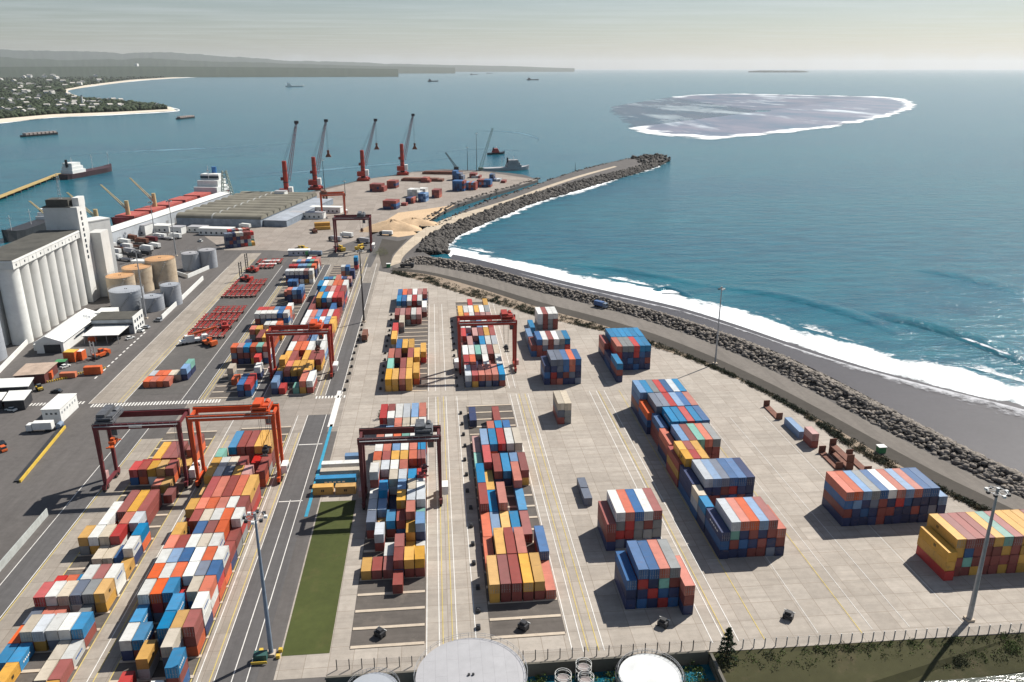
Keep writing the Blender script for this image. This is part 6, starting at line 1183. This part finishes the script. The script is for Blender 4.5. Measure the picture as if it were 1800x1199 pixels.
# headland: woods as one mass, houses among them
head = [(x, y) for x, y in inner[:9]]; pts = []; rad = []
def inside(x, y):
    if y > np.interp(x, [-40, 0, 90, 200, 297], [212, 208, 200.5, 196.5, 191.5]): return False
    return x < np.interp(y, [128, 140, 150, 158, 166, 173, 181.5, 188, 192, 213], [420, 225, 150, 106, 112, 140, 228, 288, 297, 290])
while len(pts) < 6500:
    x, y = random.uniform(-40, 300), 133 + 80 * random.random() ** .8
    if inside(x, y): p = G(x, y, 0); pts.append((p.x, p.y, random.uniform(2, 5))); rad.append(random.uniform(5, 10) * (1 if p.y < 4500 else 2.2))
struct(blobs('headland_woods', pts, rad, leaf_mat('wood_green', (.028, .042, .018)), .4, (1, 1, .85)), 'stuff')
hm_ = MB().box(-9, 9, -6, 6, 0, 9).mesh('house_wall'); hm_.materials.append(WHITEW); rm_ = MB().xprism([(-6.5, 9), (6.5, 9), (0, 12.5)], -9.5, 9.5).mesh('house_roof'); rm_.materials.append(pm('pale_tin_roof', (.5, .47, .43), .6))
k = 0
while k < 90:
    x, y = random.uniform(0, 290), 135 + 70 * random.random()
    if inside(x, y + 1): p = G(x, y, 0); o = link('house', hm_, None, (p.x, p.y, 4), random.uniform(0, 3)); link('roof', rm_, o); o.scale = [max(.9, p.y / 3600)] * 3; tag(o, 'small pale house among the trees on the far headland', 'house', 'pale houses among the headland trees'); k += 1
for x, y, w_, h_, lb in ((207, 133.5, 260, 45, 'long low white factory far inland, left part'), (238, 133.2, 150, 60, 'white factory hall far inland'), (243, 133.2, 40, 190, 'white factory tower far inland')):
    p = G(x, y, 0); o = MB().box(-w_ / 2, w_ / 2, -40, 40, 0, h_).box(-w_ / 2.2, w_ / 2.2, -36, 36, h_, h_ + 8).build('factory', WHITE, None, tuple(p)); tag(o, lb, 'factory')
p = G(146, 187, 0); o = empty('lighthouse', tuple(p)); tag(o, 'slim white lighthouse on the headland', 'lighthouse'); MB().cyl(0, 0, 0, 32, 4, 12, 2.6).build('tower', WHITE, o); MB().cyl(0, 0, 32, 36, 2.2, 12).build('lantern', DARK, o)
# ------------------------------------------------------------------ painted lines
LW = ground_mat('line_white', (.68, .66, .62), None, .1, .5, (.3, .27, .24)); LY = ground_mat('line_yellow', (.55, .43, .14), None, .15, .5, (.25, .21, .15)); LB = ground_mat('line_blue', (.04, .28, .42), None, .15, .3)
def lines(name, m, segs, z=.075):
    mb = MB()
    for u0, u1, v0, v1 in segs: mb.add([(u0, v0, z), (u1, v0, z), (u1, v1, z), (u0, v1, z)], [(0, 1, 2, 3)])
    struct(mb.build(name, m))
vl = lambda u, v0, v1, w=.22: (u - w / 2, u + w / 2, v0, v1)
lines('lane_marking_white', LW, [vl(u, 142, 290) for u in (-4.9, -2.05, 1.95, 6.2, 27.2, 29.6, 34.3, 59.0, 61.8, 65.0)] + [vl(u, 296, 420) for u in (-4.9, -2.05, 1.95, 27.6, 30)] + [vl(u, 60, 277) for u in (-49.4, -42.6, -104.5, -110.9, -75.9, -53.0)] + [vl(u, 60, 215) for u in (-45.7,)] + [vl(u, 296, 520) for u in (-45.3, -39.3, -49.2, -94, -100.3, -121.6, -134.8, -73.4, -69.3)] + [vl(u, 143, 260, .14) for u in (84, 97, 106, 119)])
lines('lane_marking_yellow', LY, [vl(u, 142, 290, .2) for u in (-1.2, .95, 30.7, 33.1, 62.7, 71, 94)] + [vl(u, 60, 262) for u in (-50.3, -54.2, -79.3, -74.6, -71.3, -104.0, -97)] + [vl(u, 296, 540) for u in (-47.2, -124, -122.4, -91.8, -93.2)])
lines('crosswalk', LW, [(-133 + i * 1.15, -132.4 + i * 1.15, 292.4, 295.6) for i in range(42)] + [(-48.8 + i * 1.2, -48.2 + i * 1.2, 292.6, 295) for i in range(10)] + [(-158 + i * 1.2, -157.4 + i * 1.2, 296, 298.6) for i in range(18)] + [(-41.0, -38.8, 266, 300)])
lines('blue_line', LB, [(-40.2, -39.2, 205, 268)]); lines('stop_line', LW, [(-49, -42, 214, 214.4), (-49, -41, 252, 252.5)])
lines('kerb_dashes', LW, [(-143.2, -142.5, v, v + 2.6) for v in np.arange(323, 383, 4.6)])
# haze: thin even air over everything, the sky outside it
MB().box(-80000, 80000, -3500, 90000, -10.5, 900).build('haze', None); hz = bpy.data.objects['haze']; hz['kind'] = 'stuff'
m = bpy.data.materials.new('haze_air'); m.use_nodes = True; n = m.node_tree; n.nodes.clear(); ou = n.nodes.new('ShaderNodeOutputMaterial'); vo = n.nodes.new('ShaderNodeVolumePrincipled'); vo.inputs['Density'].default_value = .000018; vo.inputs['Color'].default_value = (.93, .97, 1.0, 1); vo.inputs['Anisotropy'].default_value = .3; n.links.new(vo.outputs[0], ou.inputs['Volume']); hz.data.materials.append(m)
